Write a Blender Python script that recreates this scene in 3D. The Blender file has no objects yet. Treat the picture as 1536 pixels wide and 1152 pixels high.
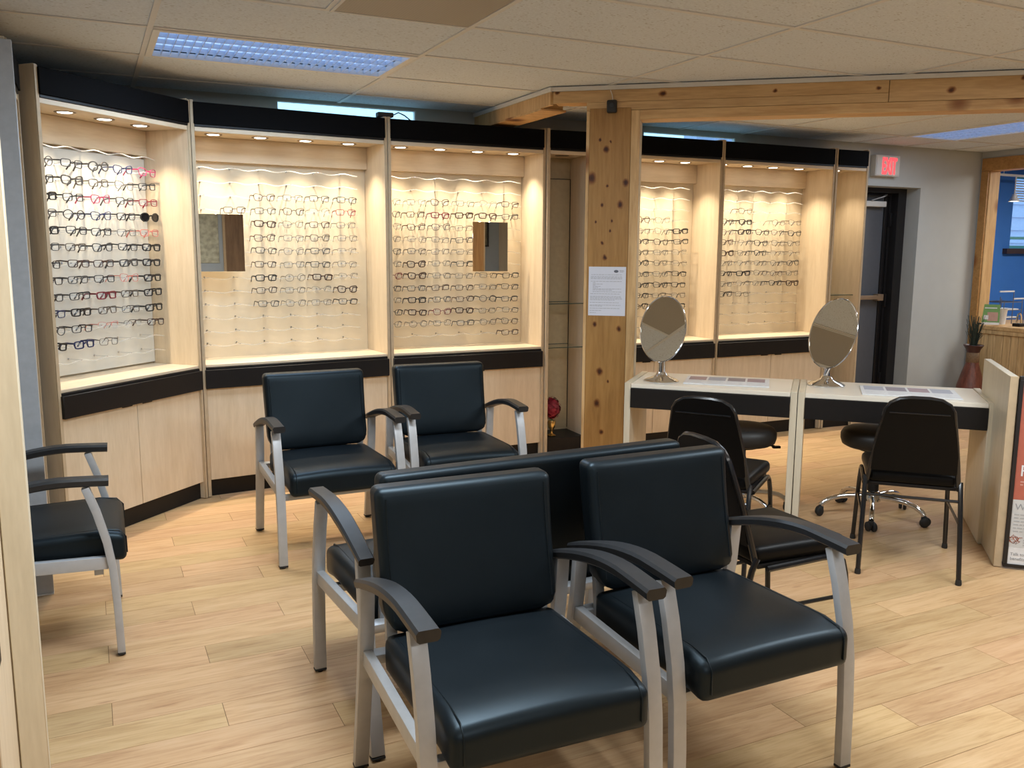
import bpy, bmesh, math, random
from mathutils import Vector, Matrix
random.seed(7)
SC = bpy.context.scene
COL = SC.collection
PI = math.pi
def R(d): return math.radians(d)

# ---------------------------------------------------------------- camera
CAMZ = 1.46
f_px, pitch, roll, yaw = 1314.45, .1527, .0056, .4486
cam = bpy.data.cameras.new('camera'); cam.sensor_width = 36.0; cam.lens = f_px/1536*36.0
cam.clip_start = .05; cam.clip_end = 100
camo = bpy.data.objects.new('camera', cam); COL.objects.link(camo)
fwd0 = Vector((math.sin(yaw), math.cos(yaw), 0)); right0 = Vector((math.cos(yaw), -math.sin(yaw), 0)); up0 = Vector((0, 0, 1))
fwd = fwd0*math.cos(pitch) - up0*math.sin(pitch)
up1 = up0*math.cos(pitch) + fwd0*math.sin(pitch)
cr, sr = math.cos(roll), math.sin(roll)
# image axes: X = cr*right + sr*up ; camera rolled slightly
rx = right0*cr + up1*sr
ux = up1*cr - right0*sr
camo.matrix_world = Matrix(((rx.x, ux.x, -fwd.x, 0), (rx.y, ux.y, -fwd.y, 0), (rx.z, ux.z, -fwd.z, CAMZ), (0, 0, 0, 1)))
SC.camera = camo

# ---------------------------------------------------------------- world, exposure, lights
SC.view_settings.view_transform = 'Standard'
SC.view_settings.look = 'None'
SC.view_settings.gamma = 1
SC.view_settings.use_curve_mapping = False
SC.view_settings.exposure = 0.14
try:
    SC.cycles.use_denoising = True
    SC.cycles.max_bounces = 8
    SC.cycles.transparent_max_bounces = 16
    SC.cycles.sample_clamp_indirect = 4
    SC.cycles.caustics_reflective = False
    SC.cycles.caustics_refractive = False
except Exception:
    pass
W = bpy.data.worlds.new('sky'); SC.world = W; W.use_nodes = True
W.node_tree.nodes['Background'].inputs[0].default_value = (.36, .70, 1.0, 1)
W.node_tree.nodes['Background'].inputs[1].default_value = 2.2

def area(name, loc, sx, sy, power, color, rot=(0, 0, 0), spread=180):
    l = bpy.data.lights.new(name, 'AREA'); l.shape = 'RECTANGLE'; l.size = sx; l.size_y = sy
    l.energy = power; l.color = color; l.spread = R(spread)
    o = bpy.data.objects.new(name, l); COL.objects.link(o); o.location = loc; o.rotation_euler = rot
    return o
CE = 2.383
COOL = (.78, .88, 1.0); WARM = (1.0, .86, .66)
GX0, GY0 = .302, 2.365                       # ceiling grid node
# fluorescent troffers of the ceiling: (x0, y0, x1, y1, power, colour)
TROFFERS = [
    (.302, 4.194, 1.521, 4.803, 22, (.62, .80, 1.0)),
    (6.03, 4.02, 6.64, 5.24, 12, (.70, .84, 1.0)),
    (.302, 1.755, 1.521, 2.365, 58, (.84, .93, 1.0)),
    (2.74, 1.146, 3.96, 1.755, 46, (.88, .95, 1.0)),
    (5.18, .536, 6.40, 1.146, 26, (.90, .96, 1.0)),
    (.302, -1.903, 1.521, -1.293, 34, (.98, .97, .95)),
    (6.64, 2.80, 7.25, 4.02, 7, (.95, .97, 1.0)),  # extra lit troffer added out of view on the exit side
]
for (x0, y0, x1, y1, p, c) in TROFFERS:
    if p: area('troffer_light', ((x0+x1)/2, (y0+y1)/2, CE-.015), x1-x0-.1, y1-y0-.1, p, c)
area('reception_light', (8.9, 4.6, CE-.03), 1.1, .5, 44, (1.0, .95, .88))

# ---------------------------------------------------------------- mesh helpers
class MB:
    def __init__(s): s.v = []; s.f = []
    def add(s, vs, fs):
        n = len(s.v); s.v += [tuple(v) for v in vs]; s.f += [tuple(i+n for i in f) for f in fs]; return s
    def box(s, x0, x1, y0, y1, z0, z1, M=None):
        vs = [Vector(p) for p in ((x0,y0,z0),(x1,y0,z0),(x1,y1,z0),(x0,y1,z0),(x0,y0,z1),(x1,y0,z1),(x1,y1,z1),(x0,y1,z1))]
        if M is not None: vs = [M @ v for v in vs]
        return s.add(vs, [(0,3,2,1),(4,5,6,7),(0,1,5,4),(1,2,6,5),(2,3,7,6),(3,0,4,7)])
    def prism(s, poly, z0, z1):
        n = len(poly)
        vs = [(x, y, z0) for x, y in poly]+[(x, y, z1) for x, y in poly]
        fs = [tuple(range(n-1, -1, -1)), tuple(range(n, 2*n))]+[(i, (i+1) % n, n+(i+1) % n, n+i) for i in range(n)]
        return s.add(vs, fs)
    def prism_axis(s, poly, a0, a1, axis='x'):
        # poly of (u,v) extruded along an axis: x -> (a,u,v); y -> (u,a,v)
        n = len(poly)
        g = (lambda a, u, v: (a, u, v)) if axis == 'x' else (lambda a, u, v: (u, a, v))
        vs = [g(a0, u, v) for u, v in poly]+[g(a1, u, v) for u, v in poly]
        fs = [tuple(range(n-1, -1, -1)), tuple(range(n, 2*n))]+[(i, (i+1) % n, n+(i+1) % n, n+i) for i in range(n)]
        return s.add(vs, fs)
    def sweep(s, pts, section, closed=False, up=(0, 0, 1), caps=True, scales=None):
        """section: list of (a,b) offsets; a along side, b along up-ish normal"""
        pts = [Vector(p) for p in pts]; n = len(pts); m = len(section); up = Vector(up)
        rings = []
        for i, p in enumerate(pts):
            if closed: t = pts[(i+1) % n]-pts[(i-1) % n]
            else: t = pts[min(i+1, n-1)]-pts[max(i-1, 0)]
            t.normalize()
            sd = t.cross(up)
            if sd.length < 1e-5: sd = t.cross(Vector((0, 1, .01)))
            sd.normalize(); nn = sd.cross(t).normalized()
            k = scales[i] if scales else 1
            rings.append([p+sd*a*k+nn*b*k for a, b in section])
        vs = [v for r in rings for v in r]; fs = []
        for i in range(n if closed else n-1):
            j = (i+1) % n
            for q in range(m):
                r = (q+1) % m
                fs.append((i*m+q, i*m+r, j*m+r, j*m+q))
        if not closed and caps:
            fs.append(tuple(range(m-1, -1, -1))); fs.append(tuple((n-1)*m+q for q in range(m)))
        return s.add(vs, fs)
    def tube(s, pts, r, n=8, closed=False, up=(0, 0, 1), scales=None):
        return s.sweep(pts, [(r*math.cos(2*PI*i/n), r*math.sin(2*PI*i/n)) for i in range(n)], closed, up, True, scales)
    def rbar(s, pts, w, h, closed=False, up=(0, 0, 1)):
        return s.sweep(pts, [(-w/2, -h/2), (w/2, -h/2), (w/2, h/2), (-w/2, h/2)], closed, up)
    def lathe(s, prof, n=24, c=(0, 0, 0)):
        vs = []; fs = []; m = len(prof)
        for r, z in prof:
            for i in range(n):
                a = 2*PI*i/n; vs.append((c[0]+r*math.cos(a), c[1]+r*math.sin(a), c[2]+z))
        for k in range(m-1):
            for i in range(n):
                j = (i+1) % n; fs.append((k*n+i, k*n+j, (k+1)*n+j, (k+1)*n+i))
        if prof[0][0] > 1e-6: fs.append(tuple(range(n-1, -1, -1)))
        if prof[-1][0] > 1e-6: fs.append(tuple((m-1)*n+i for i in range(n)))
        return s.add(vs, fs)
    def mesh(s, name, smooth=40, bevel=0, seg=2):
        me = bpy.data.meshes.new(name)
        me.from_pydata(s.v, [], s.f); me.update()
        bm = bmesh.new(); bm.from_mesh(me)
        bmesh.ops.remove_doubles(bm, verts=bm.verts, dist=1e-5) if smooth else None
        if bevel:
            es = [e for e in bm.edges if len(e.link_faces) == 2 and e.calc_face_angle(0) > R(30)]
            bmesh.ops.bevel(bm, geom=es, offset=bevel, segments=seg, affect='EDGES', profile=.6)
        bmesh.ops.recalc_face_normals(bm, faces=bm.faces)
        bm.to_mesh(me); bm.free()
        if smooth:
            for p in me.polygons: p.use_smooth = True
            me.set_sharp_from_angle(angle=R(smooth))
        return me

def link(name, me, mat=None, parent=None, kind=None):
    if mat is not None and not me.materials: me.materials.append(mat)
    o = bpy.data.objects.new(name, me); COL.objects.link(o)
    if parent is not None: o.parent = parent
    if kind: o['kind'] = kind
    return o
def part(name, mb, mat, parent=None, smooth=40, bevel=0, seg=2, kind=None, label=None):
    o = link(name, mb.mesh(name, smooth, bevel, seg), mat, parent, kind)
    if label: o['label'] = label
    return o
def bpart(name, b, mat, parent=None, bevel=.002, **k):
    return part(name, MB().box(*b), mat, parent, 40, bevel, 1, **k)
def tag(o, label, cat, group=None):
    o['label'] = label; o['category'] = cat
    if group: o['group'] = group
    return o
def thing(name, label, cat, loc=(0, 0, 0), rz=0, group=None):
    o = bpy.data.objects.new(name, None); COL.objects.link(o); o.empty_display_size = .1
    o.location = loc; o.rotation_euler = (0, 0, rz)
    return tag(o, label, cat, group)
def struct(name, mb, mat, **k):
    o = part(name, mb, mat, None, **k); o['kind'] = 'structure'; return o
KIDS = {}
def dup(root, label=None, loc=None, rz=None):
    r = root.copy(); COL.objects.link(r)
    if label: r['label'] = label
    if loc: r.location = loc
    if rz is not None: r.rotation_euler = (0, 0, rz)
    for ch in list(root.children):
        c = ch.copy(); COL.objects.link(c); c.parent = r
        for g in ch.children:
            d = g.copy(); COL.objects.link(d); d.parent = c
    return r
def cushion(sx, sy, sz, r, seg=4, cuts=6, deform=None, name='cushion'):
    """rounded box centred at origin, then deformed"""
    bm = bmesh.new(); bmesh.ops.create_cube(bm, size=1)
    for v in bm.verts: v.co = Vector((v.co.x*sx, v.co.y*sy, v.co.z*sz))
    bmesh.ops.bevel(bm, geom=list(bm.edges), offset=r, segments=seg, affect='EDGES', profile=.5)
    for ax in ((1, 0, 0), (0, 1, 0), (0, 0, 1)):
        ext = (sx, sy, sz)[ax.index(1)]
        if ext < 2.5*r: continue
        for k in range(1, cuts):
            p = Vector(ax)*((-.5+k/cuts)*(ext-2*r))
            bmesh.ops.bisect_plane(bm, geom=bm.verts[:]+bm.edges[:]+bm.faces[:], plane_co=p, plane_no=ax)
    if deform:
        for v in bm.verts: v.co = Vector(deform(v.co.x, v.co.y, v.co.z))
    bmesh.ops.recalc_face_normals(bm, faces=bm.faces)
    me = bpy.data.meshes.new(name); bm.to_mesh(me); bm.free()
    for p in me.polygons: p.use_smooth = True
    return me
def clip(poly, a, b, c):            # keep a*x+b*y <= c
    out = []
    for i in range(len(poly)):
        p, q = poly[i], poly[(i+1) % len(poly)]
        dp, dq = a*p[0]+b*p[1]-c, a*q[0]+b*q[1]-c
        if dp <= 0: out.append(p)
        if (dp < 0 < dq) or (dq < 0 < dp):
            t = dp/(dp-dq); out.append((p[0]+(q[0]-p[0])*t, p[1]+(q[1]-p[1])*t))
    return out
def parea(p): return abs(sum(p[i][0]*p[(i+1) % len(p)][1]-p[(i+1) % len(p)][0]*p[i][1] for i in range(len(p))))/2 if len(p) > 2 else 0
def text_mesh(txt, size, depth=.001, align='LEFT', bold=0):
    cu = bpy.data.curves.new('lettering', 'FONT'); cu.body = txt; cu.size = size; cu.extrude = depth; cu.align_x = align; cu.offset = bold
    o = bpy.data.objects.new('lettering', cu); COL.objects.link(o)
    bpy.context.view_layer.update()
    me = bpy.data.meshes.new_from_object(o.evaluated_get(bpy.context.evaluated_depsgraph_get()))
    bpy.data.objects.remove(o); bpy.data.curves.remove(cu)
    me.name = 'lettering'
    return me

# ---------------------------------------------------------------- materials
class NT:
    def __init__(s, name):
        s.m = bpy.data.materials.new(name); s.m.use_nodes = True; s.t = s.m.node_tree; s.n = s.t.nodes; s.l = s.t.links
        s.b = s.n['Principled BSDF']
    def node(s, t, **k):
        n = s.n.new(t)
        for a, b in k.items(): setattr(n, a, b)
        return n
    def val(s, sock, v):
        if hasattr(v, 'links') or isinstance(v, bpy.types.NodeSocket): s.l.new(v, sock)
        else: sock.default_value = v
    def math(s, op, a, b=0, c=None):
        n = s.node('ShaderNodeMath', operation=op); s.val(n.inputs[0], a); s.val(n.inputs[1], b)
        if c is not None: s.val(n.inputs[2], c)
        return n.outputs[0]
    def coords(s, scale=(1, 1, 1), rnd=True, which='Object'):
        tc = s.node('ShaderNodeTexCoord'); o = tc.outputs[which]
        if rnd:
            oi = s.node('ShaderNodeObjectInfo')
            add = s.node('ShaderNodeVectorMath', operation='MULTIPLY_ADD')
            cmb = s.node('ShaderNodeCombineXYZ')
            for i in range(3): s.l.new(oi.outputs['Random'], cmb.inputs[i])
            s.l.new(cmb.outputs[0], add.inputs[0]); add.inputs[1].default_value = (37.0, 53.0, 71.0); s.l.new(o, add.inputs[2]); o = add.outputs[0]
        mp = s.node('ShaderNodeMapping'); s.l.new(o, mp.inputs[0]); mp.inputs['Scale'].default_value = scale
        return mp.outputs[0]
    def noise(s, vec, scale, detail=4, rough=.55, dist=0):
        n = s.node('ShaderNodeTexNoise'); s.l.new(vec, n.inputs['Vector'])
        n.inputs['Scale'].default_value = scale; n.inputs['Detail'].default_value = detail; n.inputs['Roughness'].default_value = rough; n.inputs['Distortion'].default_value = dist
        return n.outputs['Fac']
    def ramp(s, fac, stops):
        r = s.node('ShaderNodeValToRGB'); s.l.new(fac, r.inputs[0]); e = r.color_ramp.elements
        while len(e) > 1: e.remove(e[-1])
        e[0].position = stops[0][0]; e[0].color = (*stops[0][1], 1)
        for p, c in stops[1:]:
            q = e.new(p); q.color = (*c, 1)
        return r.outputs[0]
    def mix(s, fac, a, b, mode='MIX'):
        n = s.node('ShaderNodeMix', data_type='RGBA', blend_type=mode)
        s.val(n.inputs[0], fac)
        for k, v in ((6, a), (7, b)):
            if isinstance(v, tuple): n.inputs[k].default_value = (*v, 1)
            else: s.l.new(v, n.inputs[k])
        return n.outputs[2]
    def bump(s, h, strength=.2, dist=.002):
        b = s.node('ShaderNodeBump'); b.inputs['Strength'].default_value = strength; b.inputs['Distance'].default_value = dist
        s.l.new(h, b.inputs['Height']); s.l.new(b.outputs[0], s.b.inputs['Normal'])
    def base(s, c):
        if isinstance(c, tuple): s.b.inputs['Base Color'].default_value = (*c, 1)
        else: s.l.new(c, s.b.inputs['Base Color'])
    def set(s, **k):
        for a, v in k.items(): s.val(s.b.inputs[a.replace('_', ' ')], v)
        return s
def plain(name, c, rough=.5, metal=0, spec=.5, coat=0, var=.06, vs=30):
    n = NT(name); n.set(Roughness=rough, Metallic=metal); n.b.inputs['Specular IOR Level'].default_value = spec; n.b.inputs['Coat Weight'].default_value = coat
    v = n.coords(rnd=True); f = n.noise(v, vs, 3)
    lo = tuple(max(0, x*(1-var)) for x in c); hi = tuple(min(1, x*(1+var)) for x in c)
    n.base(n.ramp(f, [(.3, lo), (.7, hi)])); return n.m
def wood(name, lo, hi, scale, rough=.45, grain=1.0, var=.1, spec=.4, ns=1.0):
    n = NT(name); v = n.coords(scale)
    a = n.noise(v, 3*ns, 5, .6, .4); b = n.noise(v, 14*ns, 4, .6)
    f = n.math('ADD', n.math('MULTIPLY', a, .65), n.math('MULTIPLY', b, .35))
    c = n.ramp(f, [(.36, lo), (.62, hi)])
    if var:
        oi = n.node('ShaderNodeObjectInfo'); k = n.math('ADD', n.math('MULTIPLY', oi.outputs['Random'], var), 1-var/2)
        hs = n.node('ShaderNodeHueSaturation'); n.l.new(c, hs.inputs['Color']); n.l.new(k, hs.inputs['Value']); c = hs.outputs[0]
    n.base(c); n.set(Roughness=rough); n.b.inputs['Specular IOR Level'].default_value = spec
    n.bump(b, .06*grain, .001); return n.m
def emit(name, c, s):
    n = NT(name); n.base((0.02, 0.02, 0.02)); n.b.inputs['Emission Color'].default_value = (*c, 1); n.b.inputs['Emission Strength'].default_value = s; return n.m
def clear(name, tint=(1, 1, 1), alpha=.12, rough=.03, spec_white=(1, 1, 1)):
    n = NT(name); out = n.n['Material Output']
    tr = n.node('ShaderNodeBsdfTransparent'); tr.inputs[0].default_value = (*tint, 1)
    n.base(spec_white); n.set(Roughness=rough)
    mx = n.node('ShaderNodeMixShader'); mx.inputs[0].default_value = alpha
    n.l.new(tr.outputs[0], mx.inputs[1]); n.l.new(n.b.outputs[0], mx.inputs[2]); n.l.new(mx.outputs[0], out.inputs[0]); return n.m

M = {}
M['maple_v'] = wood('maple_upright_grain', (.62, .50, .345), (.71, .59, .43), (9, 9, .9), .42)
M['maple_h'] = wood('maple_level_grain', (.62, .50, .345), (.71, .59, .43), (.9, 9, 9), .42)
M['maple_pale'] = wood('pale_maple', (.60, .53, .40), (.69, .62, .48), (7, 7, .8), .4)
M['desk_white'] = plain('cream_desk_laminate', (.82, .76, .65), .30, var=.015, vs=10)
M['edge'] = plain('panel_edge', (.50, .39, .255), .5, spec=.3)
M['edge_dark'] = plain('panel_edge_tan', (.42, .31, .19), .5)
M['black'] = plain('black_laminate', (.010, .009, .009), .42, spec=.25)
M['navy'] = plain('header_black', (.0035, .0036, .0042), .75, spec=.06)
M['frost'] = plain('frosted_panel', (.66, .63, .55), .4, var=.015)
M['cream'] = plain('cream_back_laminate', (.68, .58, .42), .45, var=.03, vs=12)
M['tan_laminate'] = plain('glass_case_back', (.42, .35, .22), .45)
M['blue_lit_grey'] = plain('blue_lit_grey_laminate', (.40, .425, .455), .4)  # blue cast of daylight and tubes is put into this grey
M['silver'] = plain('silver_powder_coat', (.45, .465, .485), .42, .35, var=.04)
M['arm'] = plain('black_polyurethane', (.016, .017, .019), .42, spec=.45, var=.15, vs=60)
M['chrome'] = plain('chrome', (.75, .76, .78), .08, 1.0, var=.01)
M['mirror'] = plain('mirror_glass', (.86, .87, .84), .01, 1.0, var=.0)
M['black_tube'] = plain('gloss_black_tube', (.008, .008, .009), .22, spec=.6)
M['rubber'] = plain('black_rubber', (.012, .012, .012), .6)
M['white_paint'] = plain('white_paint', (.66, .65, .62), .6, var=.02)
M['white_trim'] = plain('white_trim', (.72, .72, .70), .5, var=.02)
M['wall'] = plain('off_white_wall', (.47, .49, .48), .75, var=.02, vs=8)
M['wall_grey'] = plain('grey_blue_wall', (.36, .41, .46), .75, var=.02, vs=8)
M['blue_wall'] = plain('blue_wall', (.045, .19, .60), .7, var=.03, vs=6)
M['paper'] = plain('white_paper', (.66, .68, .76), .7, var=.01)
M['ink'] = plain('printed_ink', (.12, .13, .16), .7)
M['ink_grey'] = plain('printed_grey', (.30, .31, .33), .7)
M['terracotta'] = plain('terracotta_print', (.44, .125, .085), .45)
M['poster_grey'] = plain('poster_grey', (.58, .59, .59), .45)
M['poster_white'] = plain('poster_white', (.74, .75, .77), .45)
M['door_slate'] = plain('slate_door_paint', (.115, .125, .145), .5, var=.04)
M['frame_black'] = plain('black_frame_paint', (.012, .011, .012), .4)
M['brass'] = plain('brass', (.62, .46, .20), .2, 1.0)
M['tan_bar'] = plain('tan_push_bar', (.32, .22, .14), .4, .3)
M['acrylic'] = clear('clear_acrylic', (.97, .97, .95), .17, .12)
M['glass'] = clear('clear_glass', (.96, .98, .97), .08, .02)
M['glass_edge'] = clear('glass_edge_green', (.35, .50, .42), .75, .1, (.06, .09, .075))
M['lens'] = clear('spectacle_lens', (.95, .97, .99), .07, .05)
M['sunlens'] = plain('dark_lens', (.015, .012, .012), .15)
M['puck'] = emit('puck_lamp', (1.0, .93, .80), 9.0)
M['puck_ring'] = plain('puck_ring', (.18, .13, .08), .3, .8)
M['tube_light'] = emit('fluorescent_tube', (.36, .58, 1.0), 1.1)
M['white_tube_light'] = emit('white_fluorescent_tube', (1.0, .95, .86), 3.0)
M['louvre'] = plain('louvre_plastic', (.62, .72, .86), .25)
M['exit_red'] = emit('exit_letters', (1.0, .05, .06), 2.2)
M['vinyl'] = None
n = NT('black_vinyl'); v = n.coords(); a = n.noise(v, 9, 2); g = n.noise(v, 420, 2)
n.base(n.ramp(a, [(.3, (.0030, .0046, .0062)), (.7, (.0045, .0064, .0084))])); n.set(Roughness=.42); n.b.inputs['Specular IOR Level'].default_value = .34; n.b.inputs['Specular Tint'].default_value = (.62, .84, 1.0, 1)  # bluish sheen of the ceiling lamps is put into the specular tint
n.bump(g, .10, .0006); M['vinyl'] = n.m
n = NT('dark_seat_vinyl'); v = n.coords(); g = n.noise(v, 300, 2)
n.base((.003, .003, .0033)); n.set(Roughness=.42); n.b.inputs['Specular IOR Level'].default_value = .14; n.bump(g, .08, .0006); M['seat_vinyl'] = n.m
n = NT('stool_vinyl'); v = n.coords(); g = n.noise(v, 300, 2)
n.base((.012, .011, .0105)); n.set(Roughness=.5); n.bump(g, .08, .0006); M['stool_vinyl'] = n.m

# floor planks: light oak, each plank its own tone
n = NT('oak_vinyl_plank'); v = n.coords((1.2, 11, 11)); a = n.noise(v, 2.2, 6, .62, .9); v2 = n.coords((2.6, 42, 42)); b = n.noise(v2, 2.5, 6, .66, .5)
f = n.math('ADD', n.math('MULTIPLY', a, .52), n.math('MULTIPLY', b, .48))
c = n.ramp(f, [(.28, (.26, .135, .05)), (.39, (.46, .285, .135)), (.52, (.565, .375, .19)), (.68, (.63, .44, .245))])
v3 = n.coords((5, 22, 10)); vo = n.node('ShaderNodeTexVoronoi'); n.l.new(v3, vo.inputs['Vector']); vo.inputs['Scale'].default_value = .55
kn = n.ramp(vo.outputs['Distance'], [(.03, (1, 1, 1)), (.11, (0, 0, 0))])
c = n.mix(n.math('MULTIPLY', kn, .45), c, (.26, .12, .05))
oi = n.node('ShaderNodeObjectInfo')
hs = n.node('ShaderNodeHueSaturation'); n.l.new(c, hs.inputs['Color']); n.l.new(n.math('ADD', n.math('MULTIPLY', oi.outputs['Random'], .18), .90), hs.inputs['Value'])
w = n.node('ShaderNodeTexWhiteNoise'); w.noise_dimensions = '1D'; n.l.new(oi.outputs['Random'], w.inputs['W'])
n.l.new(n.math('ADD', n.math('MULTIPLY', w.outputs['Value'], .014), .489), hs.inputs['Hue'])
n.base(hs.outputs[0]); n.set(Roughness=.42); n.b.inputs['Specular IOR Level'].default_value = .35; n.bump(b, .08, .0012); M['plank'] = n.m
M['subfloor'] = plain('plank_joint', (.16, .085, .04), .8)

# ceiling tile: fissured mineral board
n = NT('ceiling_tile_board'); v = n.coords((1, 1, 1)); vo = n.node('ShaderNodeTexVoronoi'); n.l.new(n.coords((1, 2.2, 1)), vo.inputs['Vector']); vo.inputs['Scale'].default_value = 34
a = n.noise(v, 90, 3); b = n.noise(v, 24, 2)
pit = n.ramp(n.math('ADD', vo.outputs['Distance'], n.math('MULTIPLY', b, .5)), [(.38, (1, 1, 1)), (.46, (0, 0, 0))])
c = n.ramp(a, [(.3, (.60, .66, .73)), (.7, (.70, .77, .85))]); c = n.mix(n.math('MULTIPLY', pit, .55), c, (.24, .23, .21))
n.base(c); n.set(Roughness=.95); n.b.inputs['Specular IOR Level'].default_value = .1; n.bump(a, .3, .003); M['tile'] = n.m
M['grid'] = plain('ceiling_grid_metal', (.64, .65, .66), .6, var=.03)

# pine with knots at given places (local x, z in metres, radius)
def pine(name, knots=(), lo=(.42, .215, .075), hi=(.60, .345, .145), scale=(9, 9, .8), rnd=True, sparse=0, horizontal=False):
    n = NT(name); v = n.coords(scale, rnd)
    a = n.noise(v, 2.4, 5, .6, .8); b = n.noise(v, 9, 4, .6, .3)
    c = n.ramp(n.math('ADD', n.math('MULTIPLY', a, .6), n.math('MULTIPLY', b, .4)), [(.34, lo), (.60, hi)])
    tot = None
    if knots:
        tc = n.node('ShaderNodeTexCoord'); nz = n.node('ShaderNodeTexNoise'); nz.inputs['Scale'].default_value = 30; n.l.new(tc.outputs['Object'], nz.inputs['Vector'])
        off = n.node('ShaderNodeVectorMath', operation='MULTIPLY_ADD'); n.l.new(nz.outputs['Color'], off.inputs[0]); off.inputs[1].default_value = (.016, 0, .016); n.l.new(tc.outputs['Object'], off.inputs[2])
        for (kx, kz, kr) in knots:
            kr = kr*.62
            sub = n.node('ShaderNodeVectorMath', operation='SUBTRACT'); n.l.new(off.outputs[0], sub.inputs[0]); sub.inputs[1].default_value = (kx+.008, 0, kz+.008)
            mul = n.node('ShaderNodeVectorMath', operation='MULTIPLY'); n.l.new(sub.outputs[0], mul.inputs[0])
            mul.inputs[1].default_value = ((.75/kr, 0, 1/kr) if horizontal else (1/kr, 0, .75/kr))
            ln = n.node('ShaderNodeVectorMath', operation='LENGTH'); n.l.new(mul.outputs[0], ln.inputs[0])
            d = ln.outputs['Value']
            tot = d if tot is None else n.math('MINIMUM', tot, d)
    if sparse:
        vo = n.node('ShaderNodeTexVoronoi'); n.l.new(n.coords((6, 6, 6), rnd), vo.inputs['Vector']); vo.inputs['Scale'].default_value = sparse
        d = n.math('MULTIPLY', vo.outputs['Distance'], 7)
        tot = d if tot is None else n.math('MINIMUM', tot, d)
    if tot is not None:
        k = n.ramp(n.math('MULTIPLY', tot, .4), [(.06, (.10, .05, .03)), (.24, (.20, .10, .06)), (.36, (.48, .32, .20)), (.62, (1, 1, 1))])
        c = n.mix(1.0, c, k, 'MULTIPLY')
    n.base(c); n.set(Roughness=.5); n.b.inputs['Specular IOR Level'].default_value = .35; n.bump(b, .05, .001); return n.m
PK = [(.302, 2.029, .020), (.264, 2.083, .010), (.328, 2.071, .008), (.221, 1.869, .034), (.418, 1.841, .022), (.312, 1.824, .010), (.39, 1.719, .022), (.285, 1.716, .012), (.344, 1.625, .010), (.334, 1.568, .010), (.289, 1.499, .012), (.306, 1.414, .016), (.256, 1.022, .016), (.399, .998, .018), (.29, .741, .024), (.342, .682, .010), (.277, .548, .024), (.307, .373, .016), (.40, 1.30, .01), (.25, 1.62, .008)]
BK = [(.012, 2.352, .014), (.613, 2.327, .022), (1.22, 2.322, .013), (1.748, 2.317, .014), (2.106, 2.296, .022), (2.445, 2.345, .014), (2.9, 2.30, .02), (3.5, 2.32, .016), (4.1, 2.29, .02)]
M['pine_post'] = pine('knotty_pine_post', PK, rnd=False, lo=(.27, .135, .036), hi=(.38, .205, .062))
M['pine_beam'] = pine('knotty_pine_beam', BK, rnd=False, scale=(.8, 9, 9), horizontal=True, lo=(.44, .27, .115), hi=(.62, .41, .20))
M['pine_h'] = pine('pine_board_level', (), scale=(.8, 9, 9), sparse=.45, lo=(.46, .26, .10), hi=(.66, .43, .20))
M['pine_v'] = pine('pine_board_upright', (), scale=(9, 9, .8), sparse=.38, lo=(.46, .27, .11), hi=(.66, .44, .21))
M['pine_orange'] = pine('pine_casing_orange', (), scale=(.8, 9, 9), sparse=.4, lo=(.32, .16, .05), hi=(.46, .25, .085))
M['bead'] = pine('beadboard_pine', (), scale=(9, 9, .7), lo=(.42, .26, .11), hi=(.66, .45, .22))

# ---------------------------------------------------------------- room shell
XL, XR, YF, YB = -.62, 7.70, -3.5, 5.76
XRR = 11.2                                   # far side of the reception room
def wall_y(name, mat, y0, y1, x0, x1, z0, z1, holes):
    """wall along X with rectangular holes (hx0,hx1,hz0,hz1)"""
    xs = sorted({x0, x1, *[h[0] for h in holes], *[h[1] for h in holes]}); mb = MB()
    for a, b in zip(xs, xs[1:]):
        zz = [(z0, z1)]
        for h in holes:
            if h[0] <= a+1e-6 and h[1] >= b-1e-6:
                nz = []
                for p, q in zz:
                    if h[2] > p: nz.append((p, min(q, h[2])))
                    if h[3] < q: nz.append((max(p, h[3]), q))
                zz = nz
        for p, q in zz:
            if q-p > 1e-4: mb.box(a, b, y0, y1, p, q)
    return struct(name, mb, mat, smooth=0)
TOP = CE+.12
WIN1 = (1.13, 2.045, 1.95, 2.372); WIN2 = (3.87, 4.75, 1.95, 2.350); DOOR = (5.95, 6.906, 0, 2.032)
wall_y('wall_back', M['wall'], YB, YB+.04, XL-.1, XR, 0, TOP, [WIN1, WIN2, DOOR])
struct('wall_left', MB().box(XL-.1, XL, YF, YB, 0, TOP), M['wall_grey'], smooth=0)
wall_y('wall_front', M['wall_grey'], YF-.1, YF, XL-.1, XRR, 0, TOP, [])
fl = struct('floor', MB().box(XL-.1, XRR+.1, YF-.1, 7.2, -.06, -.002), M['subfloor'], smooth=0)
ce = struct('ceiling', MB().box(XL-.1, XR+.14, YF-.1, YB+.03, CE+.05, CE+.14).box(XR+.14, XRR+.1, YF-.1, 6.7, CE+.05, CE+.14), M['wall_grey'], smooth=0)

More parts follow.
